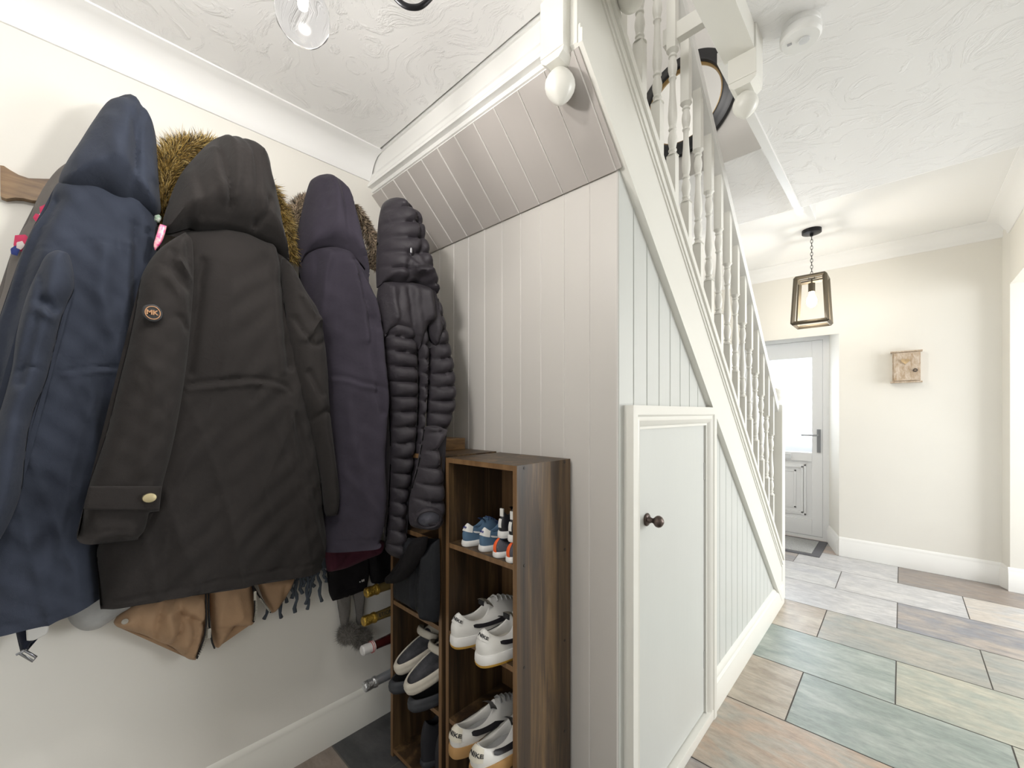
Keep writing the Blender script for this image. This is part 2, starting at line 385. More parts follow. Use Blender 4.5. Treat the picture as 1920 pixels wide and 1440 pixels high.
# baseboards ------------------------------------------------------------------
def skirt_prof(h, t): return [(0, 0), (t, 0), (t, h*.70), (t-.002, h*.72), (t-.002, h*.76), (t*.55, h*.82), (t*.55, h*.88), (t*.3, h*.97), (0, h)]
def skirting(name, segs, h=.15, t=.018, m=white_m):
    """segs: list of (x0,y0,x1,y1), room on the left of the direction"""
    bm = BM()
    for x0, y0, x1, y1 in segs:
        d = Vector((x1-x0, y1-y0)); L_ = d.length; d.normalize(); n = Vector((-d.y, d.x))
        prism(bm, skirt_prof(h, t), lambda a, b, s: (x0+d.x*s+n.x*a, y0+d.y*s+n.y*a, b), -.0, L_)
    return struct(name, bm, m, angle=40)
skirting('baseboard_left', [(XL, YP, XL, -2.2)], .145, .02, cream_m)
skirting('baseboard_end', [(.53, YE, -.40, YE), (-.40, YE, -.515, YE+.42)], .165, .02)
skirting('baseboard_right', [(.57, YE-.10, .527, YE), (2.8, YE-.10, .545, YE-.10)], .165, .02)
skirting('baseboard_stair', [(XS, DY1-.01, XS, 3.22)][:0]+[(XS, 3.22, XS, DY1-.01)], .15, .02, white_m)
# fix: the stair side skirting must face +X
bo = bpy.data.objects['baseboard_stair']; bpy.data.objects.remove(bo)
bm = prism(BM(), skirt_prof(.148, .022), lambda a, b, d: (XS+a, d, b), DY1-.005, 3.22)
struct('baseboard_stair', bm, cream_m, angle=40)

# ============================================================ CUPBOARD DOOR
door2 = thing('door_2', 'small grey painted cupboard door under the stairs with a dark knob', 'door', (XS, 1.5, 0)); door2['kind'] = 'structure'
IY0, IY1, IZ1, IZ0 = 1.163, 1.752, H-.040, .045
bm = BM()
pf = [(0, 0), (.030, 0), (.030, .028), (.024, .034), (.024, .040), (.027, .046), (.022, .056), (.012, .064), (.012, .072), (0, .072)]
def jamb(sign, y): return prism(BM(), pf, lambda a, b, d: (XS+a, y+sign*b, d), 0.0, DZ1-.0)
bm = prism(BM(), pf, lambda a, b, d: (XS+a, DY0+b, min(d, DZ1-b) if d > 0 else 0), 0, DZ1)
prism(bm, pf, lambda a, b, d: (XS+a, DY1-b, min(d, DZ1-b) if d > 0 else 0), 0, DZ1)
prism(bm, pf, lambda a, b, d: (XS+a, (DY0+b) if d == 0 else (DY1-b), DZ1-b), 0, 1)
box(bm, XS-.02, XS+.028, DY0+.03, DY1-.03, 0, .04, bev=.004)
obj('frame', bm, cream_m, door2, angle=35)
dp = obj('panel', bx(XS-.02, XS+.004, IY0+.006, IY1-.004, IZ0, IZ1-.004, bev=.002), panel2_m, door2)
k = onX(1212, 974, XS+.004)
pr = [(.0, 0), (.0195, 0), (.0205, .003), (.018, .006), (.012, .008), (.010, .012), (.0075, .018), (.0085, .024), (.014, .029), (.0175, .034), (.0185, .040), (.016, .047), (.010, .052), (.007, .053), (.004, .055), (0, .055)]
kb = obj('knob', lathe(BM(), pr, lambda x, y, z: (XS+.004+z, k.y+x, k.z+y), 28), mat('antique_knob', (.10, .075, .065), .33, metal=.75, var=.3, scale=60), door2, angle=40, label='dark antique metal knob')
bm = BM()
for z in (.22, .98): box(bm, XS+.002, XS+.006, IY1-.006, IY1+.001, z, z+.07)
obj('hinge', bm, mat('painted_hinge', (.45, .45, .43), .5), door2)

# ============================================================ STAIRCASE
st = thing('staircase', 'cream painted staircase with turned balusters, rising over the panelled cupboard', 'staircase', (-.95, 3.3, 0))
ya, yb = .866, 3.21
def zup(y): return H+.975-.932*(y-1.14)
bm = BM()
top = [(.866, zup(.866)), (yb, zup(yb))]
ysl = 3.13
prism(bm, [(.843, zlow(.843)-.004), (3.12, zlow(3.12)), (3.19, .10), (yb, .10), (yb, zup(yb)), (.843, zup(.843))], lambda a, b, d: (d, a, b), -.63, -.575)
def strip(y0, y1, f, a0, a1, x0, x1):       # moulding parallel to the pitch
    prism(bm, [(y0, f(y0)+a0), (y1, f(y1)+a0), (y1, f(y1)+a1), (y0, f(y0)+a1)], lambda a, b, d: (d, a, b), x0, x1)
strip(.846, 3.14, zlow, -.004, .030, -.60, -.562); strip(.846, 3.14, zlow, .030, .042, -.60, -.568)
strip(.846, 3.20, zup, -.052, -.012, -.60, -.566); strip(.846, 3.20, zup, -.020, .012, -.60, -.558); strip(.846, 3.20, zup, -.068, -.052, -.60, -.571)
obj('stringer', bm, cream_m, st)
# string capping on which the balusters stand
bm = BM(); strip(.88, 3.22, zup, -.002, .024, -.655, -.566); obj('string_capping', bm, cream_m, st)
# treads and risers behind the string
bm = BM(); nst = 11; rise = .2; go = rise/.932
for i in range(nst):
    y1 = 3.28-i*go; z1 = (i+1)*rise
    if y1-go < .9: break
    box(bm, XL+.002, -.63, y1-go-.02, y1, z1-.022, z1); box(bm, XL+.002, -.63, y1-.022, y1-.012, z1-rise, z1-.022)
obj('steps', bm, mat('stair_carpet', (.35, .33, .31), .95, bump=.5, bscale=300), st)
obj('wall_string', prism(BM(), [(3.25, .12), (3.25, .4), (.86, H+1.4), (.86, H+1.1)], lambda a, b, d: (d, a, b), XL+.001, XL+.02), cream_m, st)
# balusters
BXc = -.622
def baluster_bm():
    bm = BM(); h = .0165; m_ = .932
    def blk(z0, z1, cutlo, cuthi):
        vs = []
        for (dx, dy) in [(-h, -h), (h, -h), (h, h), (-h, h)]:
            vs.append((dx, dy, z0-(m_*dy if cutlo else 0), z1-(m_*dy if cuthi else 0)))
        ch = .006
        A = [bm.verts.new((a, b, c)) for a, b, c, d in vs]; B = [bm.verts.new((a, b, d)) for a, b, c, d in vs]
        bm.faces.new(A[::-1]); bm.faces.new(B)
        for i in range(4): bm.faces.new([A[i], A[(i+1) % 4], B[(i+1) % 4], B[i]])
    blk(0, .325, True, False); blk(.72, .957, False, True)
    prof = [(.0225, .2051), (.018, .210), (.0125, .219), (.0115, .222), (.015, .226), (.015, .230), (.0115, .234), (.0135, .245), (.0165, .260), (.0165, .275), (.013, .292), (.0105, .300), (.0145, .304), (.0145, .309), (.0115, .313),
            (.0115, .318), (.0150, .335), (.0165, .355), (.0150, .385), (.0115, .43), (.0100, .47), (.0105, .49), (.0140, .494), (.0140, .499), (.0105, .503), (.013, .513), (.0160, .528), (.0165, .545), (.0135, .562), (.0115, .572), (.015, .576), (.015, .580), (.012, .586), (.018, .594), (.0225, .5999)]
    lathe(bm, [(a, .3251+(b-.2051)) for a, b in prof], seg=16)
    return bm
b0 = None
for kx in range(-1, 16):
    y = 1.137+.133*kx; z = zup(y)+.022
    if b0 is None:
        b0 = obj('baluster', baluster_bm(), cream_m, st, angle=40, world=False); b = b0
    else:
        b = b0.copy(); C.objects.link(b)
    b.location = Vector((BXc, y, z))-st.location
# handrail
bm = BM()
hr = [(-.024, 0), (-.024, .012), (-.028, .020), (-.028, .038), (-.018, .052), (0, .057), (.018, .052), (.028, .038), (.028, .020), (.024, .012), (.024, 0)]
y0, y1 = .88, 3.245
prism(bm, hr, lambda a, b, d: (BXc+a, d, zup(d)+.974+b*1.2), y0, y1)
obj('handrail', bm, white_m, st, angle=35)
# bottom newel
bm = bx(-.665, -.575, 3.225, 3.315, 0, 1.30, bev=.005); nb = obj('newel_post', bm, cream_m, st)
bm = lathe(BM(), [(.034, 0), (.040, .006), (.040, .014), (.022, .02), (.020, .026), (.030, .034), (.042, .052), (.046, .070), (.043, .090), (.030, .108), (.012, .117), (0, .119)], lambda x, y, z: (-.62+x, 3.27+y, 1.30+z), 24)
obj('newel_cap', bm, cream_m, nb, smooth=True)
# hanging newels with egg finials
def drop_newel(xa, xb, ya, yb, z0, z1, er, eh):
    bm = bx(xa, xb, ya, yb, z0+.02, z1, bev=.003)
    cx, cy = (xa+xb)/2, (ya+yb)/2; h = (xb-xa)/2
    prism(bm, [(-h, z0+.021), (h, z0+.021), (h*.92, z0+.01), (h*.55, z0), (-h*.55, z0), (-h*.92, z0+.01)], lambda a, b, d: (cx+a, cy+d, b), -h*.93, h*.93)
    n = obj('newel_post', bm, cream_m, st)
    pr = [(er*.45, 0)]+[(er*math.sin(PI*t)**.8, -eh*t) for t in [.03, .08, .15, .23, .32, .42, .52, .62, .72, .8, .87, .93, .97]]+[(0, -eh)]
    obj('finial', lathe(BM(), pr, lambda x, y, z: (cx+x, cy+y, z0+.006+z), 32), cream_m, n, smooth=True)
drop_newel(-.668, -.596, .815, .887, H+.872, ZC+.25, .0385, .098)
drop_newel(-.350, -.280, 1.243, 1.313, H+.885, ZC+.25, .032, .078)
drop_newel(-.565, -.495, .995, 1.065, H+1.15, H+1.6, .036, .082)
# landing cross rail
obj('landing_rail', bx(-.66, -.30, 1.535, 1.565, H+1.385, H+1.447, bev=.003), cream_m, st)

# ============================================================ FRONT DOOR
upvc = mat('white_upvc', (.86, .87, .88), .28)
d1 = thing('door_1', 'white front door with frosted glass, grey handle and moulded lower panel', 'door', (-.9, YE+.42, 0)); d1['kind'] = 'structure'
yd = YE+.40
def on(u, v, Y=yd): return onY(u, v, Y)
L0, R0 = -1.30, -.498
obj('frame', box(box(box(bx(R0-.062, R0, yd, yd+.06, 0.03, 1.965), L0, L0+.05, yd, yd+.06, 0.03, 1.965), L0, R0, yd, yd+.06, 1.965, 2.06), L0, R0, yd, yd+.06, 0, .03), upvc, d1)
bm = BM()   # leaf: stiles and rails
lx0, lx1, lz0, lz1 = L0+.05, R0-.064, .035, 1.963
gx1 = on(1522, 740).x; gx0 = lx0+.12; gz1 = on(1500, 672).z-.0; gz0 = on(1500, 848).z
px1 = gx1-.003; pz1 = gz0-.085; pz0 = .19
def rail(x0, x1, z0, z1): box(bm, x0, x1, yd+.008, yd+.055, z0, z1, bev=.004)
rail(lx0, gx0, lz0, lz1); rail(gx1, lx1, lz0, lz1); rail(gx0, gx1, gz1, lz1); rail(gx0, gx1, pz1, gz0); rail(gx0, gx1, lz0, pz0)
obj('leaf', bm, upvc, d1)
bm = bx(gx0, gx1, yd+.03, yd+.036, pz0, pz1)
mx, my = (gx0+gx1)/2, (pz0+pz1)/2; hx, hz = (gx1-gx0)/2, (pz1-pz0)/2
for f, t_ in ((.80, .012), (.70, .016), (.45, .006)):
    a, b_ = hx*f, hz*(1-(1-f)*.6)
    for q in range(4):
        if q == 0: box(bm, mx-a, mx+a, yd+.03-t_, yd+.03, my+b_-.02, my+b_, bev=.004)
        if q == 1: box(bm, mx-a, mx+a, yd+.03-t_, yd+.03, my-b_, my-b_+.02, bev=.004)
        if q == 2: box(bm, mx-a, mx-a+.02, yd+.03-t_, yd+.03, my-b_, my+b_, bev=.004)
        if q == 3: box(bm, mx+a-.02, mx+a, yd+.03-t_, yd+.03, my-b_, my+b_, bev=.004)
obj('door_panel', bm, upvc, d1)
gm, t, b = nt('frosted_glass'); b.inputs['Base Color'].default_value = (.93, .96, 1, 1); b.inputs['Transmission Weight'].default_value = 1.0; b.inputs['Roughness'].default_value = .55; b.inputs['IOR'].default_value = 1.2
n_ = t.nodes.new('ShaderNodeTexVoronoi'); n_.inputs['Scale'].default_value = 60; bp = t.nodes.new('ShaderNodeBump'); bp.inputs['Strength'].default_value = .25
t.links.new(n_.outputs['Distance'], bp.inputs['Height']); t.links.new(bp.outputs[0], b.inputs['Normal'])
obj('glass_pane', bx(gx0-.005, gx1+.005, yd+.028, yd+.034, gz0-.005, gz1+.005), gm, d1)
steel = mat('grey_steel', (.35, .36, .38), .3, metal=.9)
hp = on(1535, 828)
hb = obj('handle_plate', bx(hp.x-.015, hp.x+.017, yd-.004, yd+.008, on(1535, 849).z, on(1535, 805).z, bev=.004), steel, d1)
h_ = tube(BM(), [(hp.x, yd, hp.z+.062), (hp.x, yd-.045, hp.z+.062), (hp.x-.01, yd-.055, hp.z+.062), (hp.x-.135, yd-.055, hp.z+.062)], .009, 10)
obj('lever', h_, steel, hb, smooth=True)
obj('letterbox', box(bx(on(1490, 866).x-.12, on(1483, 866).x, yd-.003, yd+.01, pz1+.018, gz0-.022, bev=.002), on(1490, 866).x-.12, on(1483, 866).x, yd-.001, yd+.009, pz1+.012, pz1+.018), mat('letterbox_white', (.72, .74, .76), .3), d1)
# door mat
mt = tag(obj('doormat', box(bx(-1.25, -.546+.03, 4.42, 4.98, 0, .006), -1.2, -.58, 4.47, 4.93, .006, .012), [mat('mat_border', (.11, .11, .12), .9)], None), 'grey doormat with darker border in front of the front door', 'doormat')
me = mt.data; me.materials.append(mat('mat_pile', (.36, .36, .35), 1, var=.25, scale=200, bump=.8, bscale=400))
for p in me.polygons:
    if p.center.z > .0061: p.material_index = 1

# ============================================================ HALL OBJECTS
# key cabinet
kc0 = onY(1673, 716, YE-.05); kc1 = onY(1726, 658, YE-.05)
kcm = wood_mat('whitewashed_wood', (.36, .24, .14), (.50, .40, .30), (.66, .58, .50), zs=14, xs=34)
kc = thing('key_cabinet', 'small whitewashed wooden key cabinet with a heart, hung on the end wall', 'cabinet', ((kc0.x+kc1.x)/2, YE, kc0.z))
xa, xb, za, zb = kc0.x, kc1.x, kc0.z, kc1.z
obj('body', bx(xa, xb, YE-.055, YE-.001, za, zb, bev=.002), kcm, kc)
obj('top_board', bx(xa-.012, xb+.012, YE-.066, YE-.001, zb, zb+.010, bev=.002), kcm, kc)
obj('base_board', bx(xa-.012, xb+.012, YE-.066, YE-.001, za-.010, za, bev=.002), kcm, kc)
kd = obj('door', bx(xa+.010, xb-.006, YE-.064, YE-.055, za+.006, zb-.006, bev=.002), kcm, kc)
hc = Vector(((xa+xb)/2-.005, 0, zb-.075)); hpnts = []
for i in range(36):
    a = 2*PI*i/36; hpnts.append((hc.x+.0021*16*math.sin(a)**3*.75, hc.z+.0021*(13*math.cos(a)-5*math.cos(2*a)-2*math.cos(3*a)-math.cos(4*a))*.75))
obj('heart', prism(BM(), hpnts, lambda a, b, d: (a, d, b), YE-.074, YE-.064), mat('heart_wood', (.50, .36, .20), .6, var=.2, scale=30), kd)
rp = [(xb-.03+.011*math.cos(2*PI*i/20), YE-.069, za+.085+.011*math.sin(2*PI*i/20)) for i in range(21)]
obj('ring_pull', tube(BM(), rp, .003, 8, cap=False), mat('dark_iron', (.08, .07, .065), .5, metal=.8), kd, smooth=True)
# lantern
lx, ly = -.495, 3.83
bronze = mat('aged_brass_frame', (.12, .10, .07), .42, metal=.6)
ln = thing('pendant_lantern', 'square bronze framed lantern hanging on a chain near the front door', 'pendant light', (lx, ly, ZH))
obj('canopy', lathe(BM(), [(0, 0), (.062, 0), (.062, -.026), (.058, -.028), (.012, -.03), (.010, -.048), (0, -.05)], lambda x, y, z: (lx+x, ly+y, ZH+z), 28), black_m, ln, angle=40)
bm = BM(); zl = ZH-.05; ztop = H+1.04
nlk = 12
for i in range(nlk):
    zc = zl-(zl-ztop)*(i+.5)/nlk; rr = (zl-ztop)/nlk*.66
    pts = []
    for q in range(13):
        a = 2*PI*q/12; u_ = .0075*math.cos(a); v_ = rr*math.sin(a)
        pts.append((lx+(u_ if i % 2 else 0), ly+(0 if i % 2 else u_), zc+v_))
    tube(bm, pts, .0018, 6, cap=False)
tube(bm, [(lx+.02*math.cos(2*PI*i/16), ly, ztop-.012+.02*math.sin(2*PI*i/16)) for i in range(17)], .002, 6, cap=False)
obj('chain', bm, black_m, ln)
bm = BM(); fh = .34; z1 = ztop-.028; z0 = z1-fh; a = .105; bw = .0150; ta = .088
def bar(p, q, w=bw):
    p, q = Vector(p), Vector(q); tube(bm, [p, q], w*.95, 4)
T = [(lx-ta, ly-ta, z1), (lx+ta, ly-ta, z1), (lx+ta, ly+ta, z1), (lx-ta, ly+ta, z1)]
B_ = [(lx-a, ly-a, z0), (lx+a, ly-a, z0), (lx+a, ly+a, z0), (lx-a, ly+a, z0)]
for i in range(4): bar(T[i], T[(i+1) % 4]); bar(B_[i], B_[(i+1) % 4]); bar(T[i], B_[i])
bar((lx-ta, ly, z1), (lx+ta, ly, z1), .006)
obj('frame', bm, bronze, ln)
obj('socket', lathe(BM(), [(0, 0), (.006, 0), (.006, -.03), (.022, -.035), (.022, -.10), (0, -.10)], lambda x, y, z: (lx+x, ly+y, z1+z), 20), bronze, ln, angle=40)
em = mat('lamp_glow', (1.0, .86, .62), .4, emit=30)
obj('bulb', lathe(BM(), [(0, 0), (.016, 0), (.017, -.02), (.030, -.05), (.034, -.075), (.027, -.10), (.01, -.115), (0, -.118)], lambda x, y, z: (lx+x, ly+y, z1-.10+z), 20), em, ln, smooth=True)
point('lantern_light', (lx, ly, z1-.30), 6, (1, .93, .84), .05)
# smoke detector
sx, sy = -.197, 1.335
sd_ = thing('smoke_detector', 'round white smoke detector on the textured ceiling above the hall', 'smoke detector', (sx, sy, ZC))
wpl = mat('white_plastic', (.84, .84, .82), .4)
obj('body', lathe(BM(), [(0, 0), (.044, 0), (.044, -.012), (.042, -.014), (.042, -.018), (.047, -.02), (.047, -.036), (.042, -.043), (0, -.044)], lambda x, y, z: (sx+x, sy+y, ZC+z), 40), wpl, sd_, angle=35)
obj('test_button', lathe(BM(), [(0, 0), (.013, 0), (.012, -.003), (0, -.004)], lambda x, y, z: (sx+.008+x, sy+.0+y, ZC-.044+z), 24), mat('button_grey', (.70, .71, .72), .35), sd_, angle=40)
obj('sounder_grille', bx(sx-.028, sx-.018, sy-.013, sy-.007, ZC-.0455, ZC-.043), mat('slot_grey', (.35, .35, .36), .5), sd_)
# round mirror
mcx, mcz, my_ = -.784, H+1.514, OY-.001
mi = thing('round_mirror', 'round mirror with wide black frame and thin gold rim above the stairs', 'mirror', (mcx, OY, mcz))
def mfn(x, y, z): return (mcx+x, my_-z, mcz+y)
obj('frame', lathe(BM(), [(0.1770, 0.0000), (0.2419, 0.0000), (0.2453, 0.0090), (0.2397, 0.0202), (0.2128, 0.0246), (0.1971, 0.0336), (0.1882, 0.0336), (0.1792, 0.0202)]+[(0.1770, 0.0000)], mfn, 72), mat('black_frame', (.012, .012, .014), .35), mi, angle=35)
obj('rim', lathe(BM(), [(0.1736, 0.0045), (0.1826, 0.0045), (0.1837, 0.0224), (0.1792, 0.0246), (0.1758, 0.0179), (0.1736, 0.0045)], mfn, 72), mat('gold_rim', (.42, .28, .12), .35, metal=.8), mi, angle=35)
obj('glass', lathe(BM(), [(0.0000, 0.0067), (0.1758, 0.0067), (0.1758, 0.0101), (0.0000, 0.0101)], mfn, 72), mat('mirror_glass', (.86, .87, .88), .02, metal=1), mi, angle=30)

# ceiling light of the alcove
cx, cy = -.745, .345
cl = thing('ceiling_light', 'black armed ceiling light with large clear glass bulbs above the coats', 'ceiling light', (cx, cy, ZC))
obj('rose', lathe(BM(), [(0, 0), (.06, 0), (.06, -.02), (.012, -.028), (.012, -.20), (0, -.20)], lambda x, y, z: (cx+x, cy+y, ZC+z), 28), black_m, cl, angle=40)
bulbp = Vector((-.822, .300, H+.755))
glassb, t, b = nt('bulb_glass'); b.inputs['Base Color'].default_value = (.96, .97, 1, 1); b.inputs['Transmission Weight'].default_value = 1.0; b.inputs['Roughness'].default_value = .03; b.inputs['IOR'].default_value = 1.10
def arm(bp_, dip=None):
    up = bp_+Vector((0, 0, .10))
    d = (bp_-Vector((cx, cy, bp_.z))); 
    pts = [Vector((cx, cy, ZC-.15)), Vector((cx, cy, ZC-.15))+d*.3+Vector((0, 0, .02)), up+Vector((0, 0, .06))-d*.15, up+Vector((0, 0, .03))]
    c = []
    for i in range(13):
        s = i/12; q = (1-s)**3*pts[0]+3*(1-s)**2*s*pts[1]+3*(1-s)*s*s*pts[2]+s**3*pts[3]; c.append(q)
    a_ = obj('arm', tube(BM(), c, .0065, 10), black_m, cl, smooth=True)
    obj('socket', lathe(BM(), [(0, .04), (.018, .04), (.021, .0), (.021, -.012), (0, -.012)], lambda x, y, z: (up.x+x, up.y+y, up.z-.006+z), 20), mat('pale_socket', (.62, .60, .56), .4), cl, angle=40)
    bl = obj('bulb', lathe(BM(), [(0, .078), (.013, .078), (.014, .062), (.022, .050), (.036, .032), (.046, .008), (.0475, -.010), (.044, -.028), (.033, -.043), (.016, -.051), (0, -.053)], lambda x, y, z: (bp_.x+x, bp_.y+y, bp_.z+z), 32), glassb, cl, smooth=True)
    obj('filament', lathe(BM(), [(0, .03), (.005, .03), (.0085, .0), (.0075, -.012), (0, -.016)], lambda x, y, z: (bp_.x+x, bp_.y+y, bp_.z+z+.018), 12), mat('filament_glow', (1, .9, .75), .4, emit=12), bl, smooth=True)
arm(bulbp)
arm(Vector((-.745, .20, H+1.0-.1)))
for s in (1,):   # hanging loop of black flex
    p0 = onX(715, -45, -.70); p1 = onX(775, 14, -.67); p2 = onX(835, -45, -.64)
    c = []
    ctrl = [p0+Vector((-.01, -.01, .06)), p0, onX(748, 2, -.685), p1, onX(800, 3, -.655), p2, p2+Vector((.01, .01, .06))]
    for i in range(len(ctrl)-3):
        for s_ in range(8):
            t_ = s_/8; a0, a1, a2, a3 = ctrl[i:i+4]
            c.append(.5*((2*a1)+(-a0+a2)*t_+(2*a0-5*a1+4*a2-a3)*t_*t_+(-a0+3*a1-3*a2+a3)*t_**3))
    c = [Vector((cx, cy, ZC-.19))]+c+[Vector((cx, cy, ZC-.10))]
    obj('flex', tube(BM(), c, .0052, 10), black_m, cl, smooth=True)
point('alcove_bulb_light', bulbp+Vector((.02, .0, -.085)), 6, (1, .965, .92), .03)
point('alcove_bulb_light', (-.70, -.02, H+.80), 6.5, (1, .965, .92), .03)

# ============================================================ SHELF UNITS
def shelf_unit(name, label, x0, x1, y0, y1, h):
    t = thing(name, label, 'shelf unit', ((x0+x1)/2, (y0+y1)/2, 0), 'narrow wooden shelf units')
    th = .015
    def p(n, *a):
        o = obj(n, bx(*a, bev=.0008), [wood_m, edge_m], t)
        for f in o.data.polygons:
            if f.normal.y < -.9: f.material_index = 1
        return o
    p('side_panel', x0, x0+th, y0, y1, 0, h); sp = p('side_panel', x1-th, x1, y0, y1, 0, h)
    p('top_board', x0+th, x1-th, y0, y1, h-th, h)
    p('back_panel', x0+th, x1-th, y1-.006, y1, .04, h-th)
    for z in (.03, .296, .570, .844): p('shelf', x0+th, x1-th, y0+.002, y1-.006, z-th, z)
    p('plinth', x0+th, x1-th, y0+.012, y0+.024, 0, .015)
    bm = BM(); dm = mat('dowel_cap', (.03, .022, .018), .5)
    first = None
    for z in (h-.008, .838, .563, .289):
        for yy in (y0+.03, y1-.03):
            q = obj('screw_cap', lathe(BM(), [(0, .0005), (.0042, .0005), (.0038, .0014), (0, .0016)], lambda x, y, z_: (x1+z_, yy+x, z+y), 10), dm, sp)
    bm.free()
    return t
u1 = shelf_unit('shelf_unit', 'narrow dark wood shelf unit holding the white trainers, right one of the two', -1.046, -.742, .809, 1.052, 1.109)
u2 = shelf_unit('shelf_unit', 'narrow dark wood shelf unit holding clogs and a black bag, beside the bottles', -1.362, -1.058, .802, 1.045, 1.112)
tag(obj('wooden_box', bx(-1.34, -1.20, .90, 1.02, 1.1125, 1.155, bev=.002), rack_m), 'small brown wooden box on top of the left shelf unit, partly behind the puffer sleeve', 'box')

# ------------------------------------------------------------ wine rack and bottles between shelf and wall
wr = thing('wine_rack', 'narrow wooden wine rack between the left shelf unit and the wall', 'wine rack', (-1.47, .95, 0))
for x in (-1.548, -1.39):
    for y in (.985, 1.04): obj('post', bx(x-.01, x+.01, y-.01, y+.01, 0, .70, bev=.001), wood_m, wr)
zz = [H-.668, H-.780, H-.885, H-1.02]
for z in zz:
    for y in (.975, 1.03): obj('rail', bx(-1.538, -1.40, y-.006, y+.006, z-.060, z-.046), wood_m, wr)
def bottle(name, label, tip, y1, mats, txt=None, r=.042, neck=.016):
    """lying bottle pointing to -Y; tip is the centre of the cap"""
    g = (tip.x, tip.z)
    t = thing(name, label, 'bottle', (tip.x, tip.y, tip.z), 'bottles lying in the wine rack')
    def f(x, y, z): return (g[0]+x, tip.y+z, g[1]+y)
    obj('glass_body', lathe(BM(), [(0, .10), (neck*.9, .10), (neck, .12), (neck*1.25, .15), (r*.7, .185), (r*.95, .215), (r, .235), (r, .30), (r*.9, .305), (0, .30)], f, 24), mats[0], t, smooth=True)
    obj('foil', lathe(BM(), [(0, .045), (neck*.98, .045), (neck*.98, .06), (neck*1.05, .10), (neck*1.3, .15), (neck*1.5, .165), (0, .165)], f, 24), mats[1], t, angle=40)
    pr = [(0, 0), (neck*.9, .0), (neck*1.12, .004), (neck*1.15, .02), (neck*1.05, .032), (neck*1.22, .04), (neck*1.22, .047), (0, .047)]
    cp = obj('cap', lathe(BM(), pr, f, 20), mats[2], t, angle=35)
    if txt:
        bm = text_bm(txt, .019, .0004)
        R_ = neck*1.19
        for v in bm.verts:
            x, y, z = v.co; a = y/R_+.45
            v.co = Vector(f((R_+.0006+z)*math.sin(PI/2-a) * 1, (R_+.0006+z)*math.sin(a), .082-(-x)))
        obj('neck_lettering', bm, mats[3], t)
    return t
gold = mat('gold_foil', (.55, .36, .07), .3, metal=.9, bump=.9, bscale=120, var=.3, scale=60)
gold2 = mat('gold_foil_satin', (.26, .19, .07), .42, metal=.6, bump=.2, bscale=100)
silver = mat('silver_foil', (.62, .64, .67), .3, metal=.9, bump=.8, bscale=120, var=.25, scale=60)
silver2 = mat('silver_foil_satin', (.42, .44, .48), .38, metal=.7)
dkglass = mat('dark_bottle_glass', (.015, .022, .012), .12, spec=.6)
wine = mat('rose_bottle_glass', (.045, .008, .008), .15, spec=.6)
whc = mat('white_cap', (.66, .65, .64), .5, bump=.3, bscale=90)
ink = mat('black_print', (.012, .012, .015), .6)
def tip(u, v, X): return onX(u, v, X)
bx_ = -1.455
b1 = onY(685, 1112, .725); b2 = onY(680, 1166, .715); b3 = onY(678, 1221, .72); b4 = onY(682, 1289, .72)
bottle('bottle', 'gold foil topped bottle with plain neck, uppermost in the wine rack', b1, 1, (dkglass, gold2, gold))
bottle('bottle', 'gold foiled bottle with dark letters on its neck, second from top', b2, 1, (dkglass, gold2, gold, ink), 'ETION')
b3t = bottle('bottle', 'bottle with white and red cap on a dark red neck', b3, 1, (wine, wine, whc))
bm = BM()
for dz in (.036, .042): tube(bm, [(b3.x+.0197*math.cos(2*PI*i/24), b3.y+dz, b3.z+.0197*math.sin(2*PI*i/24)) for i in range(25)], .0012, 5, cap=False)
obj('red_stripe', bm, mat('red_print', (.45, .03, .03), .5), b3t)
bottle('bottle', 'silver foil topped bottle lowest in the rack, above the skirting board', b4, 1, (dkglass, silver2, silver))

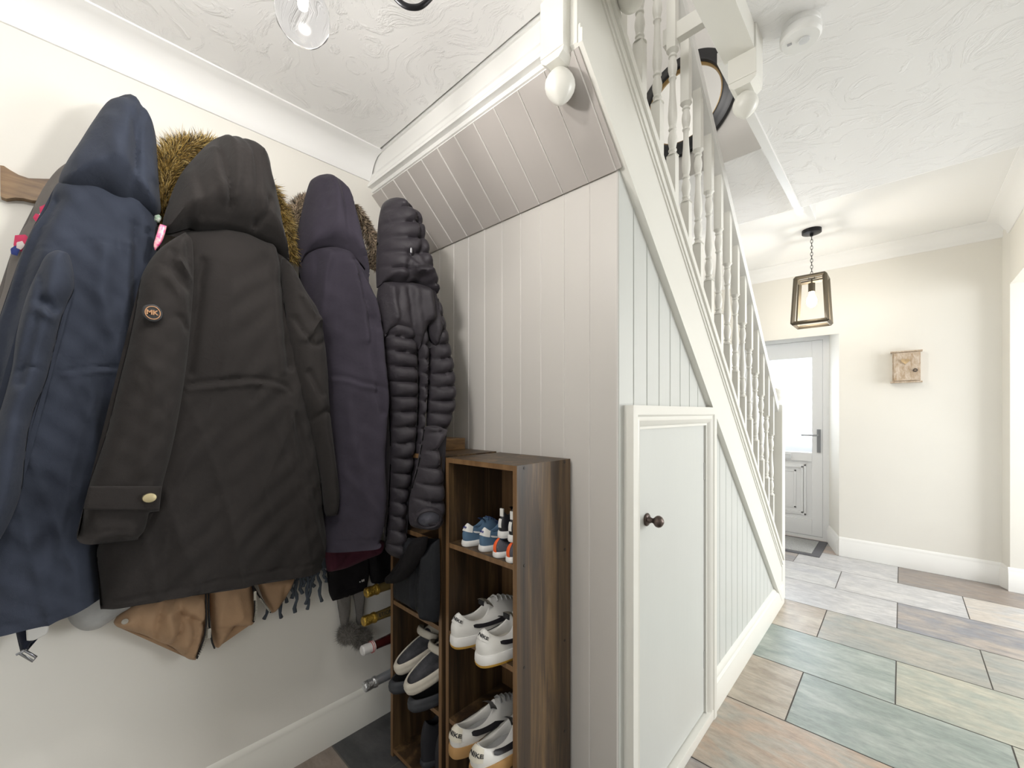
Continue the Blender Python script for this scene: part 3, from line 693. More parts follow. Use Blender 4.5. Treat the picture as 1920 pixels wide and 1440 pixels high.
# ============================================================ SHOES
def shoe(name, label, cat, loc, rot, L_, W_, Hh, mats, group, low=.62, open_=(.06, .50), style='trainer', tongue=True, tab=None, stripe=None, text=None, sole_h=.028, sole_m=None, pitch=0, heel_flare=1.0, outsole=None, lace=True):
    """local: heel at y=0, toe at y=L_, x across, z up"""
    t = bpy.data.objects.new(name, None); C.objects.link(t); t.location = loc; t.rotation_euler = (pitch, 0, rot); t.empty_display_size = .03
    tag(t, label, cat, group)
    def halfw(s):   # s 0..1 heel to toe
        return W_*.5*(.70+.30*math.sin(min(1, s/.62)*PI/2)**2 if s < .62 else 1.0)*1.0
    NA = 48
    def outline(a, grow=0):
        """closed outline, angle a (0 = toe, pi = heel)"""
        yy = math.cos(a); xx = math.sin(a)
        s = .5+.5*(abs(yy)**.86)*(1 if yy > 0 else -1)
        wv = W_*.5*(.77+.23*math.sin(max(0, min(1, (s-.05)/.65))*PI/2))
        return ((wv+grow)*(abs(xx)**.72)*(1 if xx > 0 else -1), s*L_+grow*yy)
    def ringv(bm, fn): return [bm.verts.new(fn(2*PI*i/NA)) for i in range(NA)]
    def skin(bm, rings):
        for A, B in zip(rings, rings[1:]):
            for i in range(NA): bm.faces.new([A[i], A[(i+1) % NA], B[(i+1) % NA], B[i]])
    def spring(y): return .10*max(0, (y/L_-.72))**1.6*L_*1.6
    # sole
    zz0 = 0
    if outsole:
        bm = BM(); R0 = ringv(bm, lambda a: (*outline(a, .001), 0+spring(outline(a)[1]))); R1 = ringv(bm, lambda a: (*outline(a, .0035), .0065+spring(outline(a)[1])))
        skin(bm, [R0, R1]); bm.faces.new(R0[::-1]); bm.faces.new(R1)
        obj('outsole', bm, outsole, t, angle=50, world=False); zz0 = .0066
    bm = BM()
    lv = [(.002, zz0), (.004, zz0+sole_h*.25), (.0035, zz0+sole_h*.8), (.0015, zz0+sole_h)]
    if heel_flare > 1: lv = [(-.008, zz0), (-.001, zz0+sole_h*.15), (.004, zz0+sole_h*.5), (.003, zz0+sole_h*.85), (.0, zz0+sole_h)]
    RR = [ringv(bm, lambda a, g=g, z=z: (*outline(a, g), z+spring(outline(a)[1]))) for g, z in lv]
    skin(bm, RR); bm.faces.new(RR[0][::-1]); bm.faces.new(RR[-1])
    obj('sole', bm, sole_m, t, angle=50, world=False)
    # upper
    o0, o1 = open_
    zs = zz0+sole_h-.003
    def rim(a):
        yy = math.cos(a); xx = math.sin(a)
        s = (o0+o1)/2+(o1-o0)/2*yy
        wv = W_*(.255 if s < .35 else .255-.10*(s-.35)/.35)
        x = wv*(abs(xx)**.9)*(1 if xx > 0 else -1)
        k = abs(xx)**1.5
        hgt = Hh*(1-.30*k*(1-low)/.38) if yy < 0 else Hh*(1.0-.30*k*(1-low)/.38+.10*max(0, yy)**2)
        return Vector((x, s*L_, hgt))
    def upv(a, q):   # q 0 bottom .. 1 rim
        ox, oy = outline(a, -.001); r_ = rim(a)
        p0 = Vector((ox, oy, zs+spring(oy)))
        toe = max(0, math.cos(a))
        bul = math.sin(q*PI/2)
        # horizontal moves late, vertical early => rounded body
        hx = q**(2.1 if toe > .25 else 2.6); hz = 1-(1-q)**(1.9 if toe > .25 else 1.25)
        v = Vector((p0.x+(r_.x-p0.x)*hx, p0.y+(r_.y-p0.y)*(q**(1.25 if toe > .25 else 2.2)), p0.z+(r_.z-p0.z)*hz))
        if math.cos(a) < -.3: v.y -= .006*math.sin(q*PI)*(-math.cos(a))-.004*q
        if toe > .3:
            sag = (toe-.3)/.7*math.sin(q*PI)*.012*(L_/.28); v.z -= sag*.35
        return v
    NQ = 12
    bm = BM(); RR = [ringv(bm, lambda a, q=q: upv(a, q/NQ)) for q in range(NQ+1)]
    skin(bm, RR)
    inner = []
    for q, (ins, dz) in enumerate([(.004, .002), (.008, -.003), (.008, -.02), (.006, -.045)]):
        def fi(a, ins=ins, dz=dz):
            r_ = rim(a); c = Vector((0, (o0+o1)/2*L_, r_.z)); d = (c-r_); d.z = 0
            if d.length > 0: d.normalize()
            z = max(zs+.006, r_.z+dz*(Hh/.085))
            return r_*1.0+d*ins+Vector((0, 0, z-r_.z))
        inner.append(ringv(bm, fi))
    skin(bm, [RR[-1]]+inner)
    up = obj('upper', bm, mats[0], t, smooth=True, world=False)
    # lining / insole
    bm = BM()
    def fl(a, k=1, z=None):
        r_ = rim(a); cy_ = (o0+o1)/2*L_
        return Vector((r_.x*k*.92, cy_+(r_.y-cy_)*k*.94, z))
    A = ringv(bm, lambda a: fl(a, 1.02, rim(a).z-.018*(Hh/.085))); B = ringv(bm, lambda a: Vector((outline(a)[0]*.72, fl(a, 1.0, 0).y, zs+.010))); skin(bm, [A, B]); bm.faces.new(B)
    obj('lining', bm, mats[1], t, smooth=True, world=False)
    if tongue:
        bm = BM(); y1 = o1*L_; g = []
        for i in range(7):
            s = i/6; k_ = L_/.28; yy = y1+(.030-.058*s)*k_; z = Hh*(.70+.50*s)
            ww = W_*(.15+.07*s)
            g.append([bm.verts.new((ww*u_, yy+.006*k_*(u_*u_)*-1*s, z-.012*k_*(u_*u_)*(1.1-s*.5)+(-.004 if s == 1 else 0))) for u_ in (-1, -.6, -.2, .2, .6, 1)])
        for p_, q_ in zip(g, g[1:]):
            for i in range(5): bm.faces.new([p_[i], p_[i+1], q_[i+1], q_[i]])
        bmesh.ops.solidify(bm, geom=bm.faces[:], thickness=.009*(L_/.28))
        tg_ = obj('tongue', bm, mats[2], t, smooth=True, world=False)
        if name in ('trainer',):
            bm = BM(); y_ = y1-.026*k_; box(bm, -.012, .012, y_-.0125, y_-.010, Hh*.98, Hh*1.13); obj('tongue_label', bm, ink, tg_, world=False)
    if lace:
        bm = BM()
        for i in range(5):
            s = i/4; yy = (o1+.02)*L_+s*.19*L_; z = upv(0, .80-.38*s).z+.004; ww = W_*(.20-.02*s)
            yy = upv(0, .90-.12*i).y; z = upv(0, .90-.12*i).z+.003
            tube(bm, [(-ww*.8, yy-.003, z-.010), (-ww*.35, yy, z-.001), (ww*.35, yy, z-.001), (ww*.8, yy-.003, z-.010)], .0024*(L_/.28), 6, sq=(1, 1.5))
        obj('laces', bm, mats[3], t, smooth=True, world=False)
    def patch(nm, fn, na, nb, m, off):
        bm = BM(); g = []
        for i in range(na+1):
            row = []
            for j in range(nb+1):
                a, q = fn(i/na, j/nb); p_ = upv(a, q); e_ = .01
                n1 = (upv(a+e_, q)-p_).cross(upv(a, q+e_)-p_).normalized()
                if n1.length == 0: n1 = Vector((0, -1, 0))
                c_ = Vector((0, min(max(p_.y, .1*L_), .8*L_), p_.z*.5))
                if n1.dot(p_-c_) < 0: n1 = -n1
                row.append(bm.verts.new(p_+n1*off))
            g.append(row)
        for A, B in zip(g, g[1:]):
            for j in range(nb): bm.faces.new([A[j], A[j+1], B[j+1], B[j]])
        return obj(nm, bm, m, t, smooth=True, world=False)
    if tab:
        patch('heel_tab', tab[0], 16, 8, tab[1], .0022)
    if stripe:
        for sgn in (-1, 1):
            def fs(s, q, sgn=sgn):
                a0, a1, qa, qb, th = stripe[0]
                a = PI+sgn*(a0+(a1-a0)*s)
                qc = qa+(qb-qa)*s; return a, qc+(q-.5)*th*(1 if s > .12 else .5+s*4)
            patch('side_stripe', fs, 20, 4, stripe[1], .0026)
    if text:
        txt, size, qc, m, da = text
        bm = text_bm(txt, size, .0004, .0003)
        def tv(x, y, z):
            # map text plane on the heel: x along angle, y along height
            rad = W_*.58; a = PI+(-x)/rad+da
            q = qc+y/(Hh*1.05)
            p_ = upv(a, q); n1 = Vector((p_.x, p_.y-.12*L_-.02, 0)).normalized()
            return p_+n1*(.0056+z)
        for v in bm.verts: v.co = tv(*v.co)
        obj('heel_lettering', bm, m, t, world=False)
    return t
wl = mat('white_leather', (.72, .71, .68), .42, bump=.08, bscale=30)
wm = mat('white_rubber', (.74, .73, .71), .5)
cwh = mat('cream_leather', (.66, .62, .52), .45)
lin = mat('cream_lining', (.50, .47, .41), .9, bump=.2, bscale=200)
glin = mat('grey_lining', (.32, .32, .32), .9, bump=.2, bscale=200)
gum = mat('gum_rubber', (.50, .29, .045), .5); gum2 = mat('gum_sidewall', (.42, .24, .09), .45)
blk = mat('black_leather', (.015, .014, .018), .45)
lw = mat('white_laces', (.6, .6, .58), .8); grl = mat('grey_laces', (.3, .3, .3), .8)
full = lambda lo, hi, q0, q1: (lambda s, q: (PI-lo+(lo+hi)*s, q0+(q1-q0)*q))
# white trainers with gum outsole on the second shelf
for i, (x, y, rot, lb) in enumerate([(-.945, .757, -.06, 'white trainer with black side stripe and gum outsole, left of its pair on the shelf'), (-.826, .748, -.03, 'white trainer with black side stripe and gum outsole, right of its pair on the shelf')]):
    shoe('trainer', lb, 'shoe', (x, y, .571), rot, .285, .104, .093, (wl, lin, lin, lw), 'white trainers with gum outsoles', low=.55, sole_m=wm, sole_h=.026, outsole=gum,
         stripe=((.95, 1.9, .62, .50, .30), blk), text=('NIKE', .017, .80, ink, -.22), tab=(full(.50, .50, .60, .97), wl))
# low white shoes with cream heel patch on the third shelf
for i, (x, y, rot, lb) in enumerate([(-.908, .722, -.08, 'white low shoe with cream heel patch and thick gum sole, left of its pair'), (-.814, .716, -.03, 'white low shoe with cream heel patch and thick gum sole, right of its pair')]):
    shoe('low_shoe', lb, 'shoe', (x, y, .298), rot, .28, .096, .080, (wl, glin, glin, grl), 'white low shoes with gum soles', low=.58, sole_m=gum2, sole_h=.030, open_=(.05, .56),
         stripe=((.95, 1.8, .72, .62, .40), blk), text=('NIKE', .021, .70, ink, -.20), tab=(full(.56, .56, .34, .97), cwh))
# small blue trainers
bl1 = mat('navy_mesh', (.035, .07, .17), .7, bump=.3, bscale=300); bl2 = mat('blue_suede', (.08, .15, .24), .8)
lime = mat('lime_lining', (.35, .46, .05), .8)
for x, y, rot, lb in [(-.968, .818, .0, 'small blue trainer with white heel and lime lining, nearest the left side of the shelf'), (-.896, .822, .0, 'small blue trainer with white heel and lime lining, beside the grey and orange shoe')]:
    shoe('small_trainer', lb, 'shoe', (x, y, .845), rot, .165, .062, .066, (bl2, lime, bl1, bl1), 'small blue trainers', low=.66, sole_m=wm, sole_h=.017,
         tab=(full(.75, .75, .55, .97), wl), stripe=((.8, 1.6, .62, .50, .12), wl), text=('NIKE', .009, .78, mat('navy_print', (.03, .04, .25), .6), .05), open_=(.08, .52))
gy = mat('grey_mesh', (.10, .10, .12), .8, bump=.3, bscale=300); org = mat('orange_pull', (.80, .11, .02), .6); gyl = mat('grey_green_lining', (.20, .25, .26), .8)
for x, y, rot, lb in [(-.829, .815, .0, 'small grey shoe with orange heel pull, left of its pair under the black shoes'), (-.775, .812, .0, 'small grey shoe with orange heel pull, right of its pair, against the side panel')]:
    shoe('toddler_shoe', lb, 'shoe', (x, y, .845), rot, .135, .056, .050, (gy, gyl, gyl, gyl), 'small grey and orange shoes', low=.66, sole_m=wm, sole_h=.016,
         tab=(full(.15, .15, .05, .99), org), open_=(.08, .55))
for x, y, rot, lb in [(-.822, .828, .05, 'small black high shoe with white heel print, stacked on the grey shoes, left'), (-.777, .822, .02, 'small black high shoe with white sole, stacked on the grey shoes, right')]:
    s_ = shoe('toddler_high_shoe', lb, 'shoe', (x, y, .898), rot, .13, .052, .070, (blk, blk, blk, blk), 'small black high shoes', low=.70, sole_m=wm, sole_h=.019,
         tab=(full(.16, .16, .22, .62), wl), open_=(.08, .50), lace=False)
    bm = BM(); box(bm, -.006, .006, .004, .008, .060, .082); obj('pull_loop', bm, wl, s_, world=False)
# clogs
def clog(name, label, loc, rot, pitch, L_, W_, m, im, group, strap=True):
    t = bpy.data.objects.new(name, None); C.objects.link(t); t.location = loc; t.rotation_euler = (pitch, 0, rot); tag(t, label, 'clog', group)
    NA = 44
    def outline(a, g=0):
        yy = math.cos(a); xx = math.sin(a); s = .5+.5*abs(yy)**.9*(1 if yy > 0 else -1)
        wv = W_*.5*(.80+.20*math.sin(max(0, min(1, s/.62))*PI/2))
        return Vector(((wv+g)*abs(xx)**.75*(1 if xx > 0 else -1), s*L_+g*yy, 0))
    bm = BM()
    def R(fn): return [bm.verts.new(fn(2*PI*i/NA)) for i in range(NA)]
    def sk(rs):
        for A, B in zip(rs, rs[1:]):
            for i in range(NA): bm.faces.new([A[i], A[(i+1) % NA], B[(i+1) % NA], B[i]])
    def Z(z): return Vector((0, 0, z))
    def top(a):   # opening rim: back and sides low, closes over the toe at 45 % of the length
        o = outline(a, -.004); yy = min(o.y, .56*L_+.0*o.y)
        c = math.cos(a); z = .042+.02*max(0, c)**1.0
        if c > 0: 
            f = min(1, c*1.6)
            return Vector((o.x*(1-.40*f**2), .5*L_+c*.10*L_, z+.016*f))
        return Vector((o.x, o.y+.004, z-.0))
    r0 = R(lambda a: outline(a, -.006)); r1 = R(lambda a: outline(a, .001)+Z(.008)); r2 = R(lambda a: outline(a, .003)+Z(.022)); r2b = R(lambda a: outline(a, .0005)+Z(.026)); r3 = R(lambda a: outline(a, .002)+Z(.030+.008*max(0, math.cos(a))))
    r4 = R(lambda a: outline(a, .0).lerp(top(a), .45)+Z(.036+.018*max(0, math.cos(a))-(outline(a, 0).lerp(top(a), .45)).z*0 - 0 if False else 0)+Z(0) if False else Vector((*(outline(a, .0).lerp(top(a), .30 if math.cos(a) > 0 else .5)).xy, .038+.022*max(0, math.cos(a)))))
    r5 = R(top); r6 = R(lambda a: top(a)+(Vector((0, .3*L_, 0))-top(a)).normalized()*.006*Vector((1, 1, 0)).length/1.414+Z(-.001)); 
    sk([r0, r1, r2, r2b, r3, r4, r5, r6]); bm.faces.new(r0[::-1])
    obj('body', bm, m, t, smooth=True, world=False)
    bm = BM()
    A = [bm.verts.new(top(2*PI*i/NA)*Vector((1, 1, 1)).x if False else Vector((top(2*PI*i/NA).x*.93, top(2*PI*i/NA).y*.97+.006, top(2*PI*i/NA).z-.003))) for i in range(NA)]
    B = [bm.verts.new(Vector((outline(2*PI*i/NA, -.014).x, outline(2*PI*i/NA, -.014).y*.98, .014))) for i in range(NA)]
    for i in range(NA): bm.faces.new([A[i], A[(i+1) % NA], B[(i+1) % NA], B[i]])
    bm.faces.new(B)
    obj('footbed', bm, im, t, smooth=True, world=False)
    if strap:
        bm = BM(); pts = []
        for i in range(15):
            a = PI*(i/14); pts.append((W_*.47*math.cos(a), .50*L_-.03*math.sin(a)+.02, .055+.030*math.sin(a)))
        tube(bm, pts, .0065, 8, sq=(.8, 2.0)); sp = obj('strap', bm, m, t, smooth=True, world=False)
        for sgn in (-1, 1):
            rv = obj('rivet', lathe(BM(), [(0, .0), (.010, 0), (.010, .003), (.006, .004), (0, .004)], lambda x, y, z: (sgn*(W_*.475+z), .50*L_+.02+x, .053+y), 18), mat('rivet_dark', (.04, .045, .05), .5), t, angle=40, world=False)
        bm = BM()
        for i in range(3):
            for j in (-1, 0, 1): box(bm, j*.018-.003, j*.018+.003, .70*L_+i*.022-.003, .70*L_+i*.022+.003, .058-i*.006, .068-i*.006)
        obj('vent_holes', bm, mat('hole_dark', (.08, .08, .08), .9), t, world=False)
    return t
cw = mat('cream_foam', (.60, .56, .48), .55, bump=.15, bscale=60, var=.08, scale=30); cin = mat('grey_footbed', (.085, .085, .095), .85, var=.25, scale=40, bump=.2, bscale=200)
cdk = mat('dark_foam', (.035, .038, .045), .6); cdk2 = mat('dark_footbed', (.03, .03, .032), .8)
clog('clog', 'dark grey clog under the cream clogs, sticking out furthest left', (-1.262, .742, .297), -.02, 0, .26, .10, cdk, cdk2, 'dark clogs', strap=False)
clog('clog', 'dark grey clog under the cream clogs, against the unit side panel', (-1.140, .738, .297), -.02, 0, .26, .10, cdk, cdk2, 'dark clogs', strap=False)
clog('clog', 'cream clog with grey footbed, rear one leaning left on the dark clogs', (-1.256, .765, .352), -.05, .30, .265, .098, cw, cin, 'cream clogs')
clog('clog', 'cream clog with grey footbed and round rivet, front one on the dark clogs', (-1.145, .735, .350), -.05, .30, .265, .104, cw, cin, 'cream clogs')
# boots on the bottom shelf
for x, lb in ((-1.205, 'black ankle boot on the bottom shelf of the left unit, left of its pair'), (-1.122, 'black ankle boot on the bottom shelf of the left unit, right of its pair')):
    shoe('boot', lb, 'boot', (x, .83, .031), -.05, .20, .078, .15, (mat('black_suede', (.02, .02, .025), .7), cdk2, cdk2, cdk2), 'dark boots', low=.8, sole_m=cdk, sole_h=.02, open_=(.04, .46), lace=False)

# ============================================================ GARMENTS
def catmull(P, step):
    P = [Vector(p) for p in P]; n = len(P); out = []
    for i in range(n):
        a, b, c, d = P[i-1], P[i], P[(i+1) % n], P[(i+2) % n]
        m = max(1, int((c-b).length/step))
        # keep corners: damp the tangents where the outline turns sharply
        def tan(p, q, r_):
            u_, v_ = (q-p), (r_-q)
            if u_.length < 1e-9 or v_.length < 1e-9: return Vector((0, 0))
            dt = u_.normalized().dot(v_.normalized())
            k_ = max(0, dt)
            t_ = (u_.normalized()+v_.normalized())
            if t_.length < 1e-6: return Vector((0, 0))
            return t_.normalized()*k_
        L_ = (c-b).length; t0 = tan(a, b, c)*L_; t1 = tan(b, c, d)*L_
        for j in range(m):
            s = j/m; h00 = 2*s**3-3*s*s+1; h10 = s**3-2*s*s+s; h01 = -2*s**3+3*s*s; h11 = s**3-s*s
            out.append(b*h00+t0*h10+c*h01+t1*h11)
    return out
def seg_dist(P, A, B):
    """P (n,2) to the segments A->B (m,2): min distance"""
    best = np.full(len(P), 1e9)
    for a, b in zip(A, B):
        ab = b-a; L2 = max(1e-12, ab@ab); t = np.clip(((P-a)@ab)/L2, 0, 1)
        best = np.minimum(best, np.hypot(*(P-a-t[:, None]*ab).T))
    return best
def inside(P, poly):
    x, y = P[:, 0], P[:, 1]; ins = np.zeros(len(P), bool); n = len(poly)
    for i in range(n):
        x1, y1 = poly[i]; x2, y2 = poly[(i+1) % n]
        if y1 == y2: continue
        c = ((y1 > y) != (y2 > y)) & (x < (x2-x1)*(y-y1)/(y2-y1)+x1); ins ^= c
    return ins
FA = 1.5
def cloth(name, outl, X0, depth, m, parent=None, round_=.07, res=.0065, folds=(), disp=None, back=.018, plane='X', broad=.006, seed=0, label=None, hem=None, tilt=None):
    """soft garment panel. outl: outline points given as view rays that are placed on the plane x=X0 (or y=X0), real thickness depth.
    folds: (points, amplitude, width) ridges (+) or creases (-)"""
    tk, ty = tilt if tilt else (0.0, 0.0)
    def on_(u, v, e_=0.0):
        if plane == 'Y': return onY(u, v, X0-e_)
        d_ = ray(u, v); s_ = (X0+e_-tk*ty)/(d_.x-tk*d_.y); return Vector((s_*d_.x, s_*d_.y, H+s_*d_.z))
    g2 = (lambda p: (p.y, p.z)) if plane == 'X' else (lambda p: (p.x, p.z))
    O = catmull([g2(on_(q[0], q[1], depth*.95 if hem and q in hem else 0)) for q in outl], res*.8)
    poly = np.array([tuple(q) for q in O]); n0 = len(poly)
    if ((poly[:, 0]*np.roll(poly[:, 1], -1)-np.roll(poly[:, 0], -1)*poly[:, 1]).sum()) < 0: poly = poly[::-1].copy()
    tg = np.roll(poly, -1, 0)-np.roll(poly, 1, 0); tg /= np.maximum(1e-9, np.hypot(*tg.T))[:, None]; nin = np.stack([-tg[:, 1], tg[:, 0]], 1)
    rings_ = []
    for kk, m_ in ((.22, .16), (.62, .5), (1.15, .95)):
        Q = poly+nin*res*kk; Q = Q[inside(Q, poly)]; Q = Q[seg_dist(Q, poly, np.roll(poly, -1, 0)) > res*m_]; rings_.append(Q)
    lo, hi = poly.min(0), poly.max(0)
    gx, gz = np.meshgrid(np.arange(lo[0]+res/2, hi[0], res), np.arange(lo[1]+res/2, hi[1], res*.9))
    gx = gx+(np.arange(gx.shape[0]) % 2)[:, None]*res*.5
    G = np.stack([gx.ravel(), gz.ravel()], 1); G = G[inside(G, poly)]
    dB = seg_dist(G, poly, np.roll(poly, -1, 0)); G = G[dB > res*1.6]
    V2 = np.vstack([poly]+rings_+[G])
    r_ = delaunay_2d_cdt([Vector(v) for v in V2], [(i, (i+1) % n0) for i in range(n0)], [], 1, 1e-7, True)
    vs, faces, orig = r_[0], r_[2], r_[3]
    P = np.array([tuple(v) for v in vs])
    d = seg_dist(P, poly, np.roll(poly, -1, 0)); onb = d < res*.08
    hemv = np.zeros(len(P), bool)
    if hem:
        HQ = np.array([g2(on_(q[0], q[1], depth*.95)) for q in hem]); nh = seg_dist(poly, HQ[:-1], HQ[1:]) > .012
        a_, b_ = poly, np.roll(poly, -1, 0); keep = nh | np.roll(nh, -1)
        d = seg_dist(P, a_[keep], b_[keep]); hemv = onb & (d > res*.5)
    d[onb & ~hemv] = 0
    t = np.clip(d/round_, 0, 1); prof = np.clip(1-(1-t)**2, 0, 1)**.62
    off = depth*prof
    rs = np.random.RandomState(seed+len(outl))
    if broad:
        f = np.zeros(len(P))
        for q in range(5):
            ky = rs.uniform(14, 60); ph = rs.uniform(0, 6.3); kz = rs.uniform(1.5, 6); am = rs.uniform(.4, 1)*14/ky*2
            f += am*np.sin(ky*(P[:, 0]+.035*np.sin(kz*P[:, 1]+ph))+ph*3)*(.6+.4*np.sin(kz*1.7*P[:, 1]+ph*2))
        for q in range(4):
            kk = rs.uniform(40, 110, 2)*rs.choice([-1, 1], 2); f += .12*np.sin(P@kk+rs.uniform(0, 6))
        for q in range(4):
            ky = rs.uniform(22, 45); kz = rs.uniform(-7, 7); ph = rs.uniform(0, 6.3)
            rg = 1-np.abs(np.sin(ky*.5*P[:, 0]+kz*P[:, 1]+.6*np.sin(5*P[:, 1]+ph)+ph)); f += .9*rg**5*(.5+.5*np.sin(4.5*P[:, 1]+ph*2))
        off += broad*f*prof
    if disp is not None: off += disp(P, prof)
    for pts, am, wd in folds:
        if abs(am) > .004: wd = max(wd, res*1.15)
        am = math.copysign(min(abs(am)*FA, 1.9*wd), am)/FA
        Q = np.array([g2(on_(*q)) for q in pts]); 
        if len(Q) > 2:
            Qs = []
            for i in range(len(Q)-1):
                a = Q[max(i-1, 0)]; b = Q[i]; c = Q[i+1]; e_ = Q[min(i+2, len(Q)-1)]
                for s in (0, .33, .66): Qs.append(.5*((2*b)+(-a+c)*s+(2*a-5*b+4*c-e_)*s*s+(-a+3*b-3*c+e_)*s**3))
            Qs.append(Q[-1]); Q = np.array(Qs)
        dd = seg_dist(P, Q[:-1], Q[1:]); off += am*FA*np.exp(-(dd/wd)**1.7)*np.clip(d/.012, .15, 1)
    off[d == 0] = 0
    sg = 1 if plane == 'X' else -1
    def W(p, o): return (X0+tk*(p[0]-ty)+sg*o, p[0], p[1]) if plane == 'X' else (p[0], X0+sg*o, p[1])
    bm = BM()
    F = [bm.verts.new(W(p, o)) for p, o in zip(P, off)]
    shared = (d == 0) & onb
    Bk = [F[i] if shared[i] else bm.verts.new(W(p, -back*prof[i])) for i, p in enumerate(P)]
    bnd = {}
    for f in faces:
        try: bm.faces.new([F[i] for i in f])
        except ValueError: pass
        if any(not shared[i] for i in f):
            try: bm.faces.new([Bk[i] for i in f][::-1])
            except ValueError: pass
        for a_, b_ in zip(f, list(f[1:])+[f[0]]): bnd[(a_, b_)] = 1
    if hem:
        for (a_, b_) in list(bnd):
            if (b_, a_) not in bnd and not (shared[a_] and shared[b_]):
                ff = [F[a_], F[b_]]+([Bk[b_]] if Bk[b_] is not F[b_] else [])+([Bk[a_]] if Bk[a_] is not F[a_] else [])
                if len(ff) > 2:
                    try: bm.faces.new(ff)
                    except ValueError: pass
    o = obj(name, bm, m, parent, angle=70)
    if label: o['label'] = label
    return o
def fabric(name, col, rough=.85, weave=900, bump=.42, sheen=.06, var=.12, spec=.22):
    if name in MATS: return MATS[name]
    m, t, b = nt(name); N = t.nodes; L = t.links
    tc = N.new('ShaderNodeTexCoord')
    n = N.new('ShaderNodeTexNoise'); n.inputs['Scale'].default_value = 6; n.inputs['Detail'].default_value = 6; L.new(tc.outputs['Object'], n.inputs['Vector'])
    r = N.new('ShaderNodeValToRGB'); r.color_ramp.elements[0].color = (*[c*(1-var) for c in col], 1); r.color_ramp.elements[1].color = (*[c*(1+var) for c in col], 1)
    r.color_ramp.elements[0].position = .35; r.color_ramp.elements[1].position = .65
    L.new(n.outputs['Fac'], r.inputs[0]); L.new(r.outputs[0], b.inputs['Base Color'])
    b.inputs['Roughness'].default_value = rough; b.inputs['Sheen Weight'].default_value = sheen; b.inputs['Specular IOR Level'].default_value = spec
    n2 = N.new('ShaderNodeTexNoise'); n2.inputs['Scale'].default_value = 38; n2.inputs['Detail'].default_value = 6; n2.inputs['Distortion'].default_value = .6; L.new(tc.outputs['Object'], n2.inputs['Vector'])
    n3 = N.new('ShaderNodeTexNoise'); n3.inputs['Scale'].default_value = weave; L.new(tc.outputs['Object'], n3.inputs['Vector'])
    ad = N.new('ShaderNodeMath'); ad.operation = 'MULTIPLY_ADD'; ad.inputs[1].default_value = .25; L.new(n3.outputs['Fac'], ad.inputs[0]); L.new(n2.outputs['Fac'], ad.inputs[2])
    bp = N.new('ShaderNodeBump'); bp.inputs['Strength'].default_value = bump; bp.inputs['Distance'].default_value = .004
    L.new(ad.outputs[0], bp.inputs['Height']); L.new(bp.outputs[0], b.inputs['Normal'])
    MATS[name] = m; return m
navy = fabric('navy_twill', (.034, .041, .061)); black = fabric('black_parka_cloth', (.022, .019, .018)); plum = fabric('dark_navy_cotton', (.035, .030, .043))
down = fabric('puffer_nylon', (.026, .022, .028), rough=.5, bump=.6, sheen=.05, spec=.32)
greyj = fabric('grey_jersey', (.17, .155, .145)); beige = fabric('beige_puffer_cloth', (.42, .27, .16), rough=.7)
maroon = fabric('maroon_knit', (.075, .018, .032)); blackk = fabric('black_fleece', (.007, .006, .007), sheen=0); marl = fabric('grey_marl', (.42, .42, .41), var=.3)
bagc = fabric('black_bag_nylon', (.012, .013, .016), rough=.6, sheen=0)

# wooden coat rack
rk = thing('coat_rack', 'carved brown wooden coat rack board fixed to the wall behind the coats', 'coat rack', (XL, .25, H+.5))
zc = lambda u, v: onX(u, v, XL+.012)
pts = [zc(*p) for p in [(1, 313), (8, 314), (20, 322), (36, 331), (54, 337), (84, 338), (100, 338)]]
y_end = .80
zt_ = pts[-1].z; lowp = [zc(*p) for p in [(100, 380), (60, 378), (44, 374), (29, 373), (12, 375), (2, 371)]]
out = [(p.y, p.z) for p in pts]+[(y_end, zt_), (y_end, lowp[0].z)]+[(p.y, p.z) for p in lowp]
obj('board', prism(BM(), out, lambda a, b, d: (XL+d, a, b), .0, .022), rack_m, rk)
brass = mat('dark_brass', (.25, .17, .07), .35, metal=.9)
for y in (.0, .19, .38, .56, .72):
    z = zt_-.035
    obj('hook', tube(BM(), [(XL+.022, y, z), (XL+.05, y, z-.005), (XL+.062, y, z+.015), (XL+.066, y, z+.035)], [.006, .005, .005, .008], 10), brass, rk, smooth=True)

def strand_mesh(name, roots, dirs, lens, wid, mats_, parent, curl=.35, seed=1, droop=.3, label=None):
    rs = np.random.RandomState(seed); bm = BM()
    for i in range(len(roots)):
        p = Vector(roots[i]); d = Vector(dirs[i]).normalized(); L_ = lens[i]
        side = d.cross(Vector(rs.normal(size=3))).normalized(); bend = Vector(rs.normal(size=3))*curl+Vector((0, 0, -droop))
        w_ = wid*rs.uniform(.7, 1.3); prev = None; mi_ = int(rs.randint(len(mats_)))
        for q, s in enumerate((0, .4, .75, 1)):
            c = p+d*L_*s+bend*L_*s*s*.5
            if q < 3:
                cur = [bm.verts.new(c-side*w_*(1-s*.7)), bm.verts.new(c+side*w_*(1-s*.7))]
            else: cur = [bm.verts.new(c)]
            if prev:
                f = bm.faces.new([prev[0], prev[1]]+cur[::-1]); f.material_index = mi_
            prev = cur
    me_o = obj(name, bm, mats_, parent, smooth=True, label=label); return me_o
